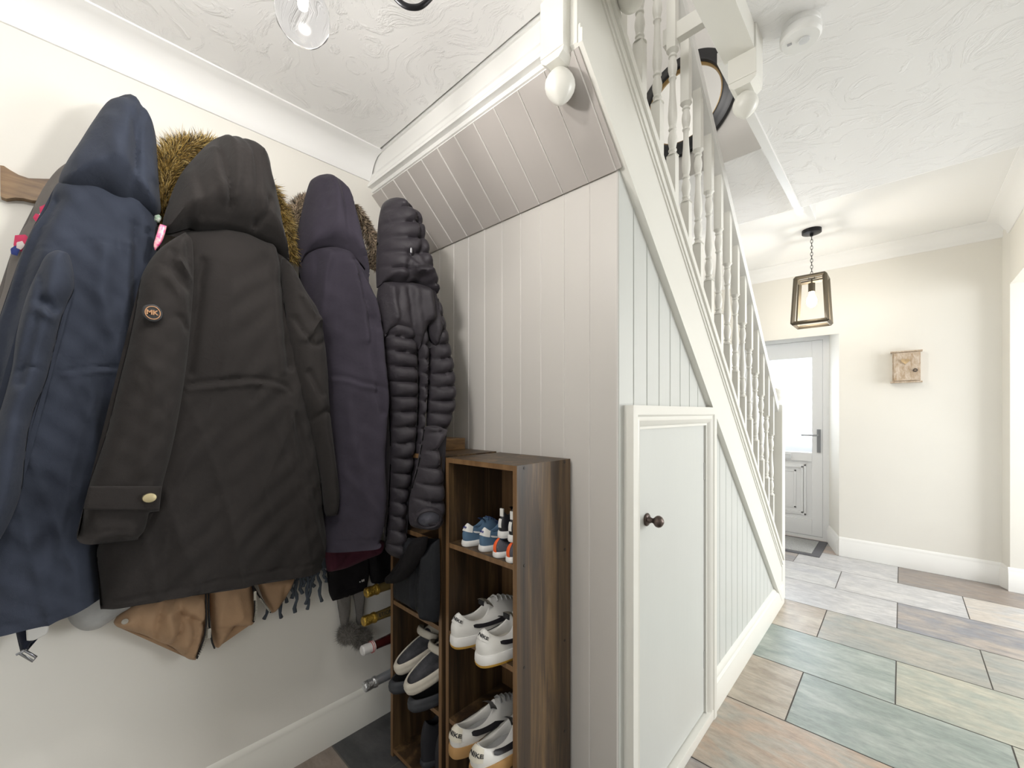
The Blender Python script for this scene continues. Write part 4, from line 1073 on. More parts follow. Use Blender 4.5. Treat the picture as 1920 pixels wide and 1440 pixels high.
def fur_ring(name, parent, path, X, rad, n, mats_, ln_, seed, label=None, core=None):
    P = [onX(u, v, X) for u, v in path]; rs = np.random.RandomState(seed)
    seg = [(P[i+1]-P[i]).length for i in range(len(P)-1)]; tot = sum(seg)
    roots, dirs, lens = [], [], []
    cen = sum(P, Vector())/len(P)
    for i in range(n):
        t = rs.uniform(0, tot); k = 0
        while k < len(seg)-1 and t > seg[k]: t -= seg[k]; k += 1
        s = t/seg[k]; c = P[k].lerp(P[k+1], s); tn = (P[k+1]-P[k]).normalized(); rr = rad[k]*(1-s)+rad[k+1]*s
        x, y = frame_from(tn); a = rs.uniform(0, 2*PI); nrm = x*math.cos(a)+y*math.sin(a)
        if nrm.x < -.75: nrm.x *= -1
        q = c+nrm*rr*rs.uniform(.55, 1.0)
        roots.append(q); dirs.append(nrm*1.0+tn*.55+Vector(rs.normal(size=3))*.25); lens.append(ln_*rs.uniform(.6, 1.35))
    co = obj(name, tube(BM(), P, [r_*.75 for r_ in rad], 10), core or mats_[0], parent, smooth=True, label=label)
    strand_mesh('fur_strands', roots, dirs, lens, .0010, mats_, co, seed=seed)
    return co
fy = [mat('fur_ochre', (.52, .35, .09), .7), mat('fur_brown', (.26, .17, .05), .7), mat('fur_pale', (.72, .56, .24), .7), mat('fur_dark', (.03, .022, .015), .7)]
fg = [mat('fur_taupe', (.38, .29, .20), .7), mat('fur_dark', (.03, .022, .015), .7), mat('fur_sand', (.62, .50, .36), .7), mat('fur_umber', (.09, .065, .045), .7)]

# ---- grey top with pink flowers, far left behind the navy coat
g = thing('grey_jacket', 'grey jersey top with pink flower print behind the navy coat, leftmost on the rack', 'jacket', onX(60, 600, -1.53), 'garments on the coat rack')
gj = nt('flower_print'); m_, t_, b_ = gj; N = t_.nodes
b_.inputs['Roughness'].default_value = .85
cl_ = cloth('body', [(128, 305), (108, 318), (86, 345), (64, 385), (52, 415), (36, 440), (24, 465), (14, 500), (6, 540), (-20, 620), (-60, 720), (-80, 1050), (40, 1080), (100, 800), (190, 500), (170, 330)], -1.53, .045, greyj, g, round_=.05, folds=[([(108, 330), (78, 375), (62, 420)], -.008, .006)])
pk = mat('pink_print', (.62, .05, .13), .8); pw = mat('white_print', (.70, .62, .60), .8); bp_ = mat('blue_print', (.03, .05, .22), .8)
def blob(u, v, r, m, X, nm, parent, seed, asp=1.0):
    rs = np.random.RandomState(seed); k = []
    for i in range(22):
        a = 2*PI*i/22; rr = r*rs.uniform(.9, 1.1)*(1+.22*math.cos(5*a+seed)); k.append((u+rr*math.cos(a), v+rr*asp*math.sin(a)))
    return cloth(nm, k, X, .0015, m, parent, round_=.004, res=.004, back=.001, broad=0, tilt=(.35, onX(u, v, X).y))
blob(90, 398, 15, pk, -1.478, 'flower_petals', g, 1); blob(76, 412, 9, pw, -1.474, 'flower_petals', g, 2); blob(70, 408, 7, pk, -1.4735, 'flower_petals', g, 3); blob(76, 408, 3, bp_, -1.466, 'flower_centre', g, 4)
blob(40, 455, 14, pk, -1.487, 'flower_petals', g, 5); blob(38, 460, 7, pw, -1.481, 'flower_petals', g, 6); blob(28, 470, 8, bp_, -1.486, 'flower_centre', g, 7)

# ---- navy coat
A = thing('navy_coat', 'long blue navy hooded coat, large and leftmost, beside the black parka', 'coat', onX(150, 400, -1.45), 'garments on the coat rack')
cloth('body', [(108, 345), (88, 390), (60, 430), (38, 480), (12, 560), (-20, 650), (-60, 800), (-75, 1000), (-75, 1200), (0, 1192), (92, 1168), (150, 1143), (199, 1121), (192, 1070), (184, 1020), (196, 920), (222, 800), (252, 680), (275, 570), (292, 490), (296, 430), (285, 380), (200, 340)], -1.445, .06, navy, A, round_=.06, seed=11, broad=.010, hem=[(-75, 1200), (0, 1192), (92, 1168), (150, 1143), (199, 1121)],
      folds=[([(105, 380), (60, 480), (25, 600), (0, 720)], -.022, .012), ([(200, 460), (190, 560), (215, 660), (250, 780)], .010, .018), ([(240, 470), (235, 600), (228, 700)], .010, .012),
             ([(62, 470), (96, 478), (130, 468), (200, 465), (248, 478)], -.003, .0022), ([(250, 430), (250, 600), (238, 700)], -.014, .007), ([(120, 700), (180, 690), (222, 692)], -.004, .0035), ([(120, 708), (180, 700), (222, 702)], .003, .004),
             ([(165, 700), (172, 760), (178, 860)], .006, .012), ([(80, 900), (100, 1000), (110, 1100)], -.006, .02), ([(-75, 1170), (0, 1160), (92, 1138), (192, 1092)], -.0022, .0025)])
cloth('sleeve', [(88, 478), (108, 470), (128, 476), (138, 510), (138, 545), (122, 578), (100, 660), (88, 710), (60, 780), (48, 850), (40, 920), (15, 985), (-20, 1040), (-60, 1080), (-70, 1000), (-40, 880), (0, 770), (22, 690), (32, 620), (52, 550), (72, 505)], -1.37, .055, navy, A, round_=.035, seed=4, broad=.005,
      folds=[([(84, 570), (104, 588), (122, 575)], -.022, .010), ([(82, 588), (100, 602), (118, 592)], .012, .010), ([(72, 505), (80, 560), (60, 640), (40, 720)], -.010, .008), ([(30, 700), (60, 690), (88, 700)], -.004, .004), ([(0, 980), (20, 900), (40, 800)], .008, .012)])
cloth('hood', [(233, 185), (216, 188), (200, 196), (175, 228), (148, 270), (122, 310), (110, 338), (112, 352), (128, 364), (180, 372), (230, 388), (262, 398), (290, 412), (300, 402), (298, 360), (294, 310), (292, 262), (284, 235), (262, 205), (248, 190)], -1.44, .125, navy, A, round_=.10, seed=6, broad=.003,
      folds=[([(212, 192), (236, 205), (240, 240), (246, 300), (240, 385)], -.016, .006), ([(262, 215), (252, 270), (250, 330), (250, 395)], -.010, .005), ([(274, 262), (266, 290), (262, 330), (258, 390)], -.0025, .003), ([(198, 205), (175, 250), (140, 320)], .008, .015), ([(255, 210), (285, 260), (288, 350)], .010, .010), ([(200, 250), (215, 330), (210, 370)], .006, .015)])
# lanyard between the navy coat and the parka
ly_ = thing('keyring', 'pink and green patterned plastic keyring between the navy coat and black parka', 'keyring', onX(300, 430, -1.36))
cloth('strap', [(292, 425), (299, 428), (296, 450), (300, 470), (294, 472), (290, 450)], -1.365, .006, blackk, ly_, round_=.006, res=.005, back=.004, broad=0)
cloth('tag', [(300, 420), (313, 424), (309, 440), (303, 455), (291, 470), (288, 462), (293, 440)], -1.355, .004, mat('pink_plastic', (.75, .02, .25), .25, col2=(.75, .55, .5), scale=90), ly_, round_=.004, res=.004, back=.003, broad=0)
cloth('charm', [(290, 404), (298, 402), (303, 408), (298, 418), (290, 414)], -1.352, .010, mat('green_charm', (.10, .20, .12), .2, col2=(.6, .6, .58), scale=120), ly_, round_=.01, res=.004, broad=0)

# ---- black parka
Bk_ = thing('black_parka', 'big black hooded parka with ochre fur trim, cuff tab and round sleeve badge', 'coat', onX(420, 450, -1.42), 'garments on the coat rack')
fur_ring('fur_trim', Bk_, [(310, 432), (309, 400), (310, 360), (313, 325), (326, 298), (345, 284), (370, 277), (400, 280)], -1.50, [.010, .022, .028, .033, .034, .030, .024, .018], 5200, fy, .030, 5)
fur_ring('fur_trim', Bk_, [(500, 345), (517, 375), (528, 410), (538, 445), (545, 472), (546, 490)], -1.49, [.012, .018, .020, .023, .022, .012], 3400, fy, .028, 6)
cloth('body', [(345, 436), (318, 455), (290, 500), (272, 580), (258, 700), (236, 860), (205, 990), (184, 1022), (186, 1090), (190, 1152), (250, 1137), (300, 1127), (390, 1110), (450, 1100), (520, 1088), (614, 1070), (610, 1020), (604, 960), (598, 880), (586, 800), (565, 690), (552, 610), (545, 540), (538, 500), (520, 470), (470, 440), (420, 428)], -1.405, .07, black, Bk_, round_=.065, seed=3, broad=.009, hem=[(190, 1152), (250, 1137), (300, 1127), (390, 1110), (450, 1100), (520, 1088), (614, 1070)],
      folds=[([(500, 470), (502, 560), (508, 640), (515, 700)], .008, .010), ([(515, 480), (520, 560), (525, 640), (530, 690)], -.020, .010), ([(345, 722), (400, 716), (470, 712), (515, 722), (528, 735)], -.006, .004), ([(345, 732), (400, 727), (470, 722), (522, 733)], .005, .005),
             ([(472, 730), (466, 742), (460, 752)], -.005, .006), ([(190, 1118), (290, 1098), (390, 1078), (520, 1056), (610, 1040)], -.0028, .0028), ([(528, 760), (545, 880), (575, 980), (600, 1040)], .006, .006), ([(540, 780), (565, 880), (592, 980)], -.007, .010),
             ([(318, 900), (310, 1000), (302, 1100)], -.002, .002), ([(372, 500), (360, 600), (348, 700)], -.010, .010), ([(420, 500), (440, 620), (430, 700)], .005, .03)])
cloth('sleeve', [(345, 437), (322, 450), (300, 466), (280, 490), (264, 522), (256, 570), (244, 630), (222, 720), (200, 810), (180, 870), (166, 912), (156, 956), (150, 990), (144, 1014), (150, 1019), (200, 1019), (224, 1013), (262, 1018), (270, 995), (280, 960), (298, 958), (304, 912), (320, 850), (338, 760), (350, 680), (357, 610), (362, 540), (362, 480), (358, 450)], -1.335, .06, black, Bk_, round_=.038, seed=9, broad=.006, hem=[(144, 1014), (150, 1019), (200, 1019), (224, 1013), (262, 1018)],
      folds=[([(262, 520), (285, 500), (305, 508), (330, 520), (348, 545)], -.003, .0025), ([(330, 500), (345, 520), (360, 530)], .010, .006), ([(318, 480), (322, 520), (345, 548)], -.007, .007), ([(308, 530), (330, 560), (345, 590)], .006, .010), ([(290, 700), (275, 800), (262, 880)], .008, .018), ([(330, 600), (345, 620)], -.008, .006),
             ([(150, 992), (200, 987), (270, 990)], -.0025, .003), ([(345, 450), (352, 500), (357, 545), (352, 590)], -.010, .005), ([(185, 1012), (220, 1003), (250, 1012)], -.008, .006)])
cf = cloth('cuff_strap', [(167, 912), (230, 911), (303, 912), (302, 925), (298, 956), (230, 957), (157, 955), (161, 935)], -1.273, .006, black, Bk_, round_=.006, res=.006, back=.012, broad=0, folds=[([(167, 918), (300, 918)], -.0016, .0015), ([(160, 950), (296, 951)], -.0016, .0015)])
p = onX(280, 933, -1.262)
obj('button', lathe(BM(), [(0, 0), (.0125, 0), (.0135, .003), (.012, .006), (.006, .007), (0, .0075)], lambda x, y, z: (p.x+z, p.y+x, p.z+y*.85), 28), mat('pale_gold_button', (.75, .66, .42), .25, metal=.9), cf, angle=40, label='pale gold button')
p = onX(286, 587, -1.268)
bd = obj('badge', lathe(BM(), [(0, -.006), (.0185, -.006), (.0195, .0), (.0175, .003), (.0145, .0035), (0, .003)], lambda x, y, z: (p.x+z, p.y+x, p.z+y*1.1), 32), mat('badge_black', (.02, .02, .022), .35), Bk_, angle=40, label='round black badge with a gold letter emblem')
rosy = mat('rose_gold', (.72, .42, .25), .25, metal=.9)
bm = lathe(BM(), [(.0125, .0032), (.0142, .0032), (.0142, .0048), (.0125, .0048), (.0125, .0032)], lambda x, y, z: (p.x+z, p.y+x, p.z+y*1.1), 32)
obj('emblem_ring', bm, rosy, bd)
bm = text_bm('MK', .0145, .0008, .0006)
for v in bm.verts: x, y, z = v.co; v.co = (p.x+.0045+z, p.y+x-.0012, p.z+y)
obj('emblem_letters', bm, rosy, bd)
cloth('sleeve', [(528, 482), (545, 500), (570, 545), (594, 585), (606, 640), (612, 700), (616, 770), (624, 840), (631, 900), (633, 940), (628, 966), (612, 968), (606, 950), (600, 900), (588, 840), (576, 790), (562, 740), (550, 690), (538, 620), (530, 560), (524, 510)], -1.36, .055, black, Bk_, round_=.04, seed=14, broad=.004,
      folds=[([(545, 600), (575, 650), (600, 640)], -.008, .006), ([(560, 640), (590, 600)], .009, .009), ([(578, 790), (600, 770), (614, 775)], -.008, .007), ([(555, 560), (580, 600), (600, 610)], .008, .008), ([(570, 700), (590, 740)], -.008, .009), ([(600, 945), (630, 935)], -.002, .0025)])
p = onX(629, 905, -1.33); obj('cuff_button', lathe(BM(), [(0, 0), (.009, 0), (.009, .005), (0, .006)], lambda x, y, z: (p.x+x*.4, p.y+z, p.z+y), 18), mat('pale_gold_button', (.75, .66, .42), .25, metal=.9), Bk_)
cloth('hood', [(425, 262), (416, 266), (402, 263), (388, 272), (362, 298), (340, 325), (325, 355), (314, 385), (306, 412), (303, 436), (312, 440), (340, 434), (352, 430), (368, 436), (420, 440), (460, 450), (500, 466), (524, 482), (540, 500), (534, 460), (526, 425), (520, 390), (510, 350), (503, 318), (496, 300), (470, 282), (448, 270), (436, 264)], -1.39, .145, black, Bk_, round_=.11, seed=21, broad=.002,
      folds=[([(402, 266), (400, 300), (404, 350), (412, 410)], -.020, .0065), ([(412, 270), (420, 330), (418, 400)], .010, .010), ([(436, 268), (445, 290), (454, 340), (456, 400), (464, 436)], -.010, .005), ([(448, 275), (470, 310), (490, 370)], .008, .010), ([(386, 300), (385, 350), (400, 400)], .010, .010), ([(340, 340), (346, 380), (352, 425)], .007, .012), ([(358, 320), (362, 370), (366, 420)], -.006, .008),
             ([(464, 436), (478, 425), (480, 400)], -.010, .006), ([(345, 434), (400, 432), (455, 444), (505, 466)], .010, .008), ([(432, 300), (440, 330), (432, 370), (418, 410)], -.0022, .0022), ([(425, 300), (433, 330), (425, 370), (412, 410)], -.0018, .002), ([(500, 330), (512, 400), (520, 450)], -.005, .006)])

# ---- dark navy parka
Cn = thing('dark_navy_parka', 'dark navy purple parka with brown fur trim between the black parka and puffer', 'coat', onX(630, 480, -1.47), 'garments on the coat rack')
fur_ring('fur_trim', Cn, [(553, 452), (549, 425), (553, 400), (566, 382), (582, 372)], -1.53, [.014, .022, .026, .024, .014], 3000, fg, .014, 7)
fur_ring('fur_trim', Cn, [(662, 385), (676, 406), (690, 432), (700, 458), (704, 482), (700, 505)], -1.37, [.010, .016, .020, .023, .023, .012], 3400, fg, .014, 8)
cloth('body', [(566, 478), (585, 466), (620, 462), (655, 472), (684, 520), (702, 560), (714, 620), (720, 690), (727, 755), (724, 790), (720, 860), (722, 950), (721, 1026), (680, 1034), (640, 1037), (604, 1037), (606, 960), (606, 850), (600, 740), (588, 640), (570, 560), (560, 510)], -1.42, .055, plum, Cn, tilt=(1.25, .572), round_=.04, seed=31, broad=.008, hem=[(721, 1026), (680, 1034), (640, 1037), (604, 1037)],
      folds=[([(628, 490), (625, 560), (620, 640), (618, 700)], -.0025, .0022), ([(636, 490), (633, 560), (628, 640), (626, 700)], -.0022, .0022), ([(660, 490), (672, 560), (682, 600), (690, 700), (708, 775)], -.014, .006), ([(650, 500), (665, 580), (672, 640)], .008, .010), ([(605, 480), (596, 540), (590, 600)], .010, .008), ([(585, 480), (584, 540), (580, 580)], -.008, .006),
             ([(618, 706), (640, 710), (665, 718), (690, 722), (706, 728)], -.006, .004), ([(618, 714), (640, 718), (665, 726), (690, 730)], .006, .005), ([(635, 720), (640, 800), (665, 900), (680, 1000)], .008, .014), ([(700, 560), (712, 640), (718, 720)], .008, .010), ([(604, 1010), (660, 1008), (720, 1000)], -.002, .0022), ([(690, 600), (700, 620), (712, 600)], -.006, .005)])
cloth('hood', [(610, 328), (596, 330), (584, 337), (576, 355), (568, 388), (561, 420), (554, 450), (556, 475), (562, 498), (572, 480), (592, 470), (618, 466), (648, 474), (672, 492), (690, 520), (692, 535), (690, 500), (680, 460), (672, 425), (664, 395), (657, 370), (646, 350), (628, 334)], -1.405, .08, plum, Cn, tilt=(1.25, .572), round_=.07, seed=33, broad=.003,
      folds=[([(602, 332), (600, 370), (598, 400)], -.012, .005), ([(598, 380), (580, 420), (575, 460)], .006, .010), ([(625, 340), (634, 390), (638, 440), (652, 478)], -.009, .006), ([(608, 345), (612, 400), (606, 450)], .007, .010), ([(645, 360), (660, 420), (675, 480)], .006, .010), ([(570, 474), (592, 462), (622, 458), (650, 468), (676, 490)], -.003, .0025)])
# ---- puffer jacket
D = thing('puffer_jacket', 'black quilted hooded puffer jacket, rightmost on the rack above the shelf units', 'jacket', onX(760, 560, -1.48), 'garments on the coat rack')
def quilt(per, am, ph=0, skew=0.0, curve=0.0, warp=.006, seed=0, fade=None):
    def f(P, prof):
        y, z = P[:, 0], P[:, 1]; y0 = y.mean(); hw = max(1e-3, (y.max()-y.min())/2)
        q = (z+skew*(y-y0)+curve*((y-y0)/hw)**2*.02+warp*np.sin(y*31+z*9+seed)+ph)/per
        dq = np.abs(q-np.round(q))*per; v = 1-.72*np.exp(-(dq/.0048)**1.5)-.28*np.cos(PI*q)**2
        r = am*(v-1)*np.clip(prof*1.3, 0, 1)
        r += .0009*np.sin(y*230+6*np.sin(z*80+seed))*np.exp(-(v/.55)**2)*prof
        if fade is not None:
            z0 = H+(774-fade)/FPX*1.6
            r *= 1/(1+np.exp((z-z0)/.008))
        return r
    return f
YD = .788; XD = -1.235; TD = (.64, .782)
def onT(u, v, X0, tilt):
    d = ray(u, v); s_ = (X0-tilt[0]*tilt[1])/(d.x-tilt[0]*d.y); return Vector((s_*d.x, s_*d.y, H+s_*d.z))
# hidden lower pieces first
cloth('front_panel', [(712, 540), (703, 600), (706, 700), (712, 800), (716, 900), (718, 960), (740, 980), (770, 950), (780, 800), (780, 600), (760, 545)], XD-.035, .02, down, D, tilt=TD, round_=.04, disp=quilt(.055, .014, .01), seed=40, broad=.002)
cloth('back_panel', [(724, 600), (716, 640), (720, 690), (728, 760), (731, 840), (730, 900), (727, 960), (723, 1005), (722, 1030), (734, 1042), (752, 1048), (760, 1036), (758, 980), (764, 920), (772, 870), (778, 800), (781, 730), (779, 670), (774, 625), (762, 592), (740, 590)], XD, .042, down, D, tilt=TD, round_=.026, disp=quilt(.050, .022, 0, 0.045, -0.2), seed=41, broad=.002, res=.007)
cloth('side_panel', [(775, 585), (780, 640), (784, 700), (783, 770), (779, 830), (772, 880), (768, 912), (776, 920), (784, 890), (790, 840), (795, 790), (799, 740), (801, 680), (800, 630), (794, 596), (786, 584)], XD+.003, .036, down, D, tilt=TD, round_=.022, disp=quilt(.050, .016, .012, 0.0, -0.12), seed=42, broad=.001, res=.006)
cloth('back_panel', [(806, 555), (803, 610), (805, 660), (803, 720), (800, 775), (802, 812), (822, 818), (836, 806), (842, 790), (850, 765), (852, 735), (848, 690), (840, 640), (832, 600), (820, 560)], XD-.003, .042, down, D, tilt=TD, round_=.03, disp=quilt(.048, .020, .0, -0.075, -0.2), seed=43, broad=.003, res=.007)
cloth('yoke', [(712, 530), (706, 560), (706, 600), (716, 640), (728, 622), (748, 622), (770, 640), (782, 660), (790, 640), (800, 610), (806, 640), (816, 650), (826, 620), (820, 575), (812, 545), (780, 532), (740, 528)], XD+.006, .045, down, D, tilt=TD, round_=.035, seed=44, broad=.005, res=.007,
      folds=[([(738, 545), (735, 580), (736, 620)], -.003, .003), ([(775, 545), (780, 580), (782, 600)], -.003, .003), ([(722, 545), (730, 600)], .008, .008), ([(756, 545), (762, 600), (770, 635)], -.010, .006), ([(790, 550), (797, 600)], .008, .010), ([(805, 545), (808, 600)], -.008, .006)])
sl = cloth('sleeve', [(797, 800), (790, 835), (783, 875), (772, 915), (767, 950), (770, 985), (790, 992), (812, 993), (826, 978), (829, 945), (827, 900), (821, 862), (820, 838), (832, 816), (838, 806), (815, 798)], -1.085, .05, down, D, tilt=(.7, .765), round_=.032, disp=quilt(.052, .020, .008, 0.03, -0.36000000000000004), seed=45, broad=.002, res=.0055)
pc = onT(804, 972, -1.035, (.7, .765)); d_ = Vector((.74, -.50, -.30)).normalized(); xx, yy = frame_from(d_)
bm = lathe(BM(), [(.030, -.035), (.040, -.020), (.043, -.004), (.040, .008), (.035, .010), (.033, .004), (.032, -.018), (0, -.022)], lambda x, y, z: tuple(pc+xx*x+yy*y*.82+d_*z), 32)
obj('cuff', bm, down, sl, smooth=True)
obj('cuff_lining', lathe(BM(), [(.0335, .002), (.031, -.012), (.02, -.018), (0, -.017)], lambda x, y, z: tuple(pc+xx*x+yy*y*.82+d_*z), 24), fabric('grey_lining_satin', (.13, .13, .16), rough=.4, bump=1.0), sl, smooth=True)
cloth('hood', [(738, 373), (728, 374), (718, 382), (712, 400), (708, 430), (706, 470), (705, 510), (706, 540), (722, 532), (748, 538), (775, 532), (800, 545), (818, 552), (818, 540), (808, 505), (800, 475), (792, 448), (788, 424), (780, 405), (764, 388), (750, 376)], XD+.004, .08, down, D, tilt=TD, round_=.05, disp=quilt(.050, .020, .02, -0.03, -0.2), seed=46, broad=.003, res=.007,
      folds=[([(744, 378), (756, 396), (766, 420), (770, 450), (770, 475)], -.030, .006), ([(768, 480), (776, 500), (790, 505)], -.014, .006), ([(755, 510), (775, 515), (795, 508)], .012, .006), ([(750, 490), (762, 500)], -.010, .005), ([(790, 440), (796, 480), (805, 520)], -.006, .005), ([(745, 500), (750, 520), (748, 536)], -.010, .004), ([(758, 522), (785, 526)], -.010, .004)])
p = onT(771, 470, XD+.085, TD); obj('toggle', lathe(BM(), [(0, -.008), (.004, -.008), (.005, 0), (.004, .008), (0, .008)], lambda x, y, z: (p.x+x, p.y+y, p.z+z), 16), mat('toggle_metal', (.3, .3, .32), .3, metal=.9), D, angle=40)

# ---- garments showing under the hems
mr = tag(cloth('maroon_jumper', [(606, 1015), (610, 1050), (614, 1071), (645, 1066), (688, 1048), (714, 1036), (722, 1015), (660, 1000)], -1.515, .03, maroon, round_=.03, seed=51, broad=.006), 'maroon garment hem showing just below the dark navy parka', 'jumper', 'garments on the coat rack')
bj = tag(cloth('black_jacket', [(610, 1050), (616, 1085), (617, 1112), (624, 1127), (632, 1122), (652, 1119), (654, 1116), (685, 1106), (690, 1080), (692, 1035), (640, 1040)], -1.535, .022, blackk, round_=.02, seed=52, folds=[([(617, 1112), (650, 1104), (686, 1092)], -.003, .003)]), 'black garment corner with tiny white print, below the maroon hem', 'jacket', 'garments on the coat rack')
bm = BM()
for i, (u, v) in enumerate([(675, 1091), (679, 1089), (682, 1088)]):
    q = onX(u, v, -1.511); bm_h = [.004, .008, .008][i]
    obj('print_mark', bx(q.x-.0005, q.x+.0008, q.y-.002, q.y+.002, q.z-bm_h/2, q.z+bm_h/2), wl, bj)
bm.free()
tag(cloth('black_hoodie', [(684, 1030), (690, 1060), (697, 1093), (716, 1094), (738, 1092), (745, 1060), (742, 1020), (710, 1020)], -1.53, .03, blackk, round_=.03, seed=53, folds=[([(692, 1066), (740, 1062)], -.003, .003)]), 'black garment hem right of the maroon one, under the puffer jacket', 'hoodie', 'garments on the coat rack')
tag(cloth('draped_sleeve', [(778, 1010), (762, 1042), (742, 1070), (727, 1080), (727, 1094), (746, 1093), (766, 1082), (785, 1056), (798, 1028), (802, 1006)], YD-.045, .022, blackk, plane='Y', round_=.02, seed=54, back=.01), 'black sleeve draped across the left shelf unit towards the black bag', 'sleeve')
# tasselled scarf
sc_ = thing('tasselled_scarf', 'blue grey scarf whose tassels hang below the black parka hem', 'scarf', onX(560, 1080, -1.53), 'garments on the coat rack')
scm = fabric('blue_grey_wool', (.075, .09, .11), bump=.8)
cloth('scarf_body', [(500, 900), (505, 1080), (560, 1078), (612, 1066), (608, 900), (560, 880)], -1.54, .015, scm, sc_, round_=.02, seed=55)
for i, (u0, v0, u1, v1) in enumerate([(512, 1090, 497, 1160), (520, 1092, 528, 1158), (536, 1085, 536, 1130), (549, 1080, 548, 1122), (556, 1084, 554, 1148), (563, 1078, 565, 1113), (576, 1078, 577, 1142), (588, 1076, 575, 1132), (597, 1072, 602, 1128), (606, 1066, 612, 1092), (570, 1078, 570, 1100), (583, 1075, 588, 1100)]):
    a = onX(u0, v0, -1.545); b = onX(u1, v1, -1.55)
    c = [a.lerp(b, s/8)+Vector((.002*math.sin(s*2+i), .0035*math.sin(s*1.3+i*2), 0)) for s in range(9)]
    obj('tassel', tube(BM(), c, [.0055+.0012*math.sin(s*2.4+i) for s in range(8)]+[.0065], 8), scm, sc_, smooth=True)
# bobble strings of the woolly hat
ht = thing('bobble_hat', 'grey knitted hat ties ending in two fluffy bobbles near the skirting wall', 'hat', onX(665, 1090, -1.52), 'garments on the coat rack')
knit = fabric('grey_knit', (.16, .15, .14), bump=1.2, weave=300)
fgp = [mat('bobble_grey', (.20, .185, .165), .8), mat('bobble_pale', (.34, .32, .295), .8), mat('bobble_dark', (.12, .11, .10), .8)]
for i, (o_, c_, X_, lb) in enumerate([([(630, 1105), (655, 1110), (657, 1135), (652, 1165), (647, 1178), (642, 1178), (636, 1150), (632, 1125)], (652, 1188), -1.548, 1), ([(662, 1085), (684, 1095), (683, 1125), (680, 1155), (677, 1172), (671, 1172), (667, 1140), (662, 1110)], (678, 1196), -1.555, 2)]):
    ft = cloth('ear_flap', o_, X_, .012, knit, ht, round_=.012, res=.006, seed=60+i)
    c = onX(*c_, X_+.02); rs = np.random.RandomState(70+i); n_ = 6500
    dirs = rs.normal(size=(n_, 3)); dirs /= np.linalg.norm(dirs, axis=1)[:, None]
    pb = obj('bobble', lathe(BM(), [(.030*math.sin(PI*k/10), -.030*math.cos(PI*k/10)) for k in range(11)], lambda x, y, z: (c.x+x, c.y+y, c.z+z), 16), fgp[0], ht, smooth=True)
    strand_mesh('bobble_fur', [c+Vector(d)*.029 for d in dirs], dirs, rs.uniform(.005, .012, n_), .0006, fgp, pb, seed=80+i, curl=1.3)
# beige padded coat bottom
bg = thing('beige_padded_coat', 'beige padded coat with black zips hanging out below the black parka', 'coat', onX(400, 1100, -1.53), 'garments on the coat rack')
cloth('side_panel', [(213, 1167), (222, 1152), (238, 1140), (262, 1130), (330, 1118), (388, 1105), (390, 1140), (384, 1180), (374, 1215), (366, 1236), (352, 1234), (318, 1210), (296, 1202), (270, 1190), (238, 1180), (218, 1174)], -1.525, .045, beige, bg, round_=.035, seed=61, broad=.005,
      folds=[([(300, 1130), (292, 1170), (296, 1202)], -.010, .006), ([(335, 1130), (338, 1160), (322, 1205)], -.014, .006), ([(355, 1150), (362, 1180), (345, 1225)], -.012, .006), ([(330, 1145), (352, 1152), (385, 1163)], -.012, .006), ([(260, 1140), (258, 1165), (262, 1185)], -.006, .006), ([(312, 1140), (318, 1180)], .008, .010)])
cloth('back_panel', [(390, 1090), (392, 1130), (396, 1175), (402, 1212), (408, 1214), (420, 1200), (438, 1174), (470, 1171), (477, 1163), (475, 1130), (470, 1085)], -1.52, .032, beige, bg, round_=.025, seed=62, folds=[([(396, 1174), (438, 1172)], -.006, .004), ([(440, 1110), (450, 1150)], .005, .012)])
cloth('side_panel', [(480, 1085), (492, 1120), (508, 1149), (520, 1138), (532, 1122), (548, 1092), (552, 1080)], -1.52, .03, beige, bg, round_=.02, seed=63, folds=[([(530, 1095), (524, 1130)], -.005, .004)])
zb_ = mat('zip_black', (.012, .011, .012), .6); tooth = mat('zip_silver', (.6, .58, .54), .3, metal=.9)
def zip_(path, X, tp=None):
    P = [onX(u, v, X) for u, v in path]
    z_ = obj('zip_tape', tube(BM(), P, .0065, 8, sq=(.35, 1)), zb_, bg, smooth=True)
    if tp:
        T_ = [onX(u, v, X+.006) for u, v in tp]; L_ = (T_[-1]-T_[0]).length; n = int(L_/.0045); bm = BM()
        for i in range(n):
            s = i/n*(len(T_)-1); k = int(s); q = T_[k].lerp(T_[k+1], s-k); box(bm, q.x-.001, q.x+.002, q.y-.0025, q.y+.0025, q.z-.0013, q.z+.0013)
        obj('zip_teeth', bm, tooth, z_)
    return z_
zip_([(391, 1100), (391, 1140), (393, 1180), (398, 1205), (402, 1215)], -1.482, None)
zip_([(386, 1110), (387, 1160), (384, 1190), (376, 1215), (369, 1234)], -1.482, [(390, 1178), (389, 1190), (383, 1208), (371, 1232)])
zip_([(474, 1100), (478, 1130), (477, 1160), (475, 1166)], -1.485, [(480, 1125), (480, 1145), (477, 1165)])
zip_([(474, 1098), (484, 1115), (496, 1132), (507, 1148)], -1.485, [(487, 1122), (498, 1136), (507, 1148)])
p = onX(234, 1165, -1.487); obj('snap_button', lathe(BM(), [(0, 0), (.007, 0), (.007, .003), (.003, .0035), (0, .002)], lambda x, y, z: (p.x+z, p.y+x, p.z+y), 20), tooth, bg, angle=40)
for u, v in ((392, 1182), (478, 1112)):
    p = onX(u, v, -1.472); obj('zip_pull', bx(p.x, p.x+.003, p.y-.004, p.y+.004, p.z-.022, p.z+.006, bev=.001), tooth, bg)
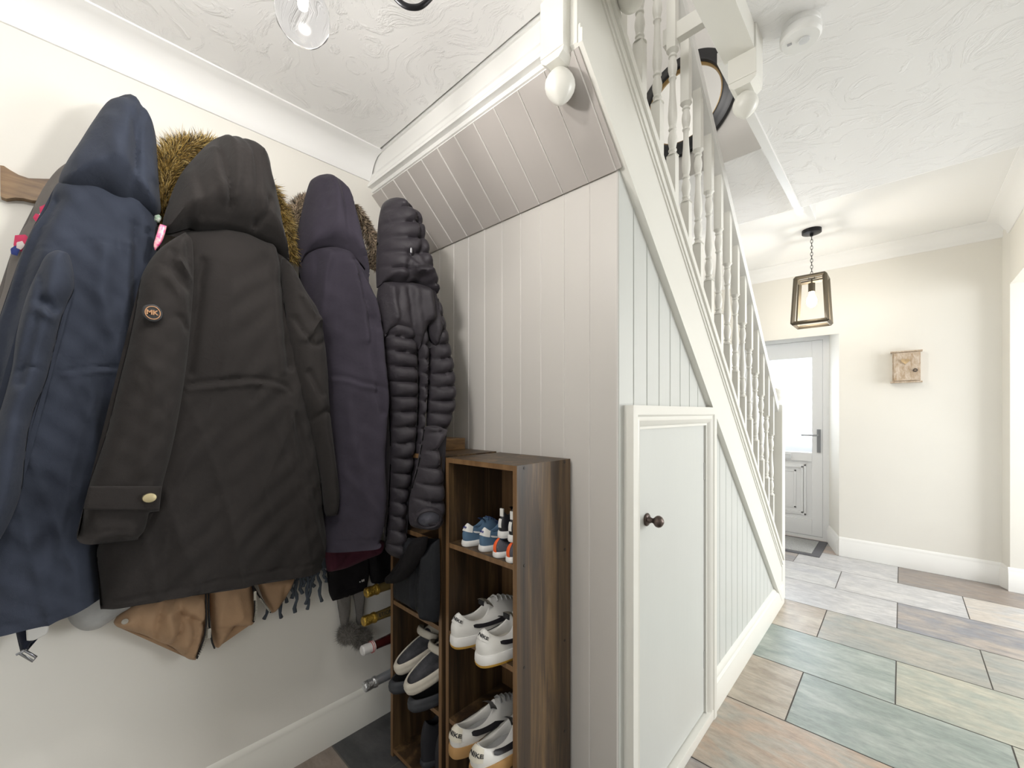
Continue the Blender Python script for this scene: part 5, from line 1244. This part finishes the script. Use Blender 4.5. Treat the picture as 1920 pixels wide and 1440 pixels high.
tag(cloth('baseball_cap', [(126, 1144), (126, 1155), (134, 1170), (150, 1180), (165, 1182), (184, 1178), (205, 1165), (222, 1152), (245, 1138), (250, 1110), (190, 1090), (140, 1110)], -1.52, .03, marl, round_=.03, seed=66, broad=.002, folds=[([(135, 1160), (165, 1172), (200, 1158)], -.002, .0015)]), 'grey marl cap peak showing between the navy coat and black parka hems', 'cap', 'garments on the coat rack')
bs = thing('bag_strap', 'dark bag strap with metal buckle and white label below the navy coat', 'strap', onX(50, 1190, -1.50))
cloth('webbing', [(22, 1150), (30, 1188), (37, 1210), (38, 1222), (52, 1220), (58, 1206), (70, 1196), (95, 1168), (80, 1145)], -1.51, .014, fabric('navy_webbing', (.012, .015, .028)), bs, round_=.012, res=.006, seed=67, broad=.001)
cloth('label', [(49, 1176), (50, 1190), (50, 1201), (62, 1201), (88, 1188), (91, 1182), (90, 1160), (60, 1160)], -1.485, .003, wl, bs, round_=.003, res=.006, back=.002, broad=0)
P_ = [onX(u, v, -1.49) for u, v in [(44, 1218), (68, 1232), (62, 1240), (38, 1226), (44, 1218)]]
obj('buckle', tube(BM(), P_, .0028, 6), steel, bs, smooth=True)
obj('buckle_bar', tube(BM(), [onX(30, 1228, -1.49), onX(50, 1218, -1.49)], .0025, 6), steel, bs)
# black bag in the left unit
bgg = thing('tote_bag', 'black nylon bag with small white lettering hanging in the left shelf unit', 'bag', onY(790, 1090, .79))
cloth('bag_body', [(766, 1008), (757, 1040), (748, 1070), (745, 1095), (748, 1122), (770, 1136), (795, 1152), (812, 1164), (822, 1166), (825, 1120), (825, 1060), (824, 1010), (812, 1018), (800, 1035), (785, 1035), (775, 1015)], .785, .03, bagc, bgg, plane='Y', round_=.03, res=.007, back=-.0, seed=71, broad=.003,
      folds=[([(790, 1060), (786, 1100), (788, 1140)], -.010, .006), ([(812, 1040), (806, 1100), (810, 1150)], .008, .010)])
for i, (u, v, w_) in enumerate([(778, 1043, 3), (791, 1038, 4), (788, 1045, 3), (784, 1040, 3)]):
    q = onY(u, v, .752); obj('print_mark', bx(q.x-.0018, q.x+.0018, q.y-.001, q.y, q.z-w_*.0013, q.z+w_*.0013), wl, bgg)
for i in range(9):
    q = onY(750+i*3, 1122+i*1.9, .768); obj('print_mark', bx(q.x-.0016, q.x+.0016, q.y-.001, q.y+.001, q.z-.0018, q.z+.0018), wl, bgg)
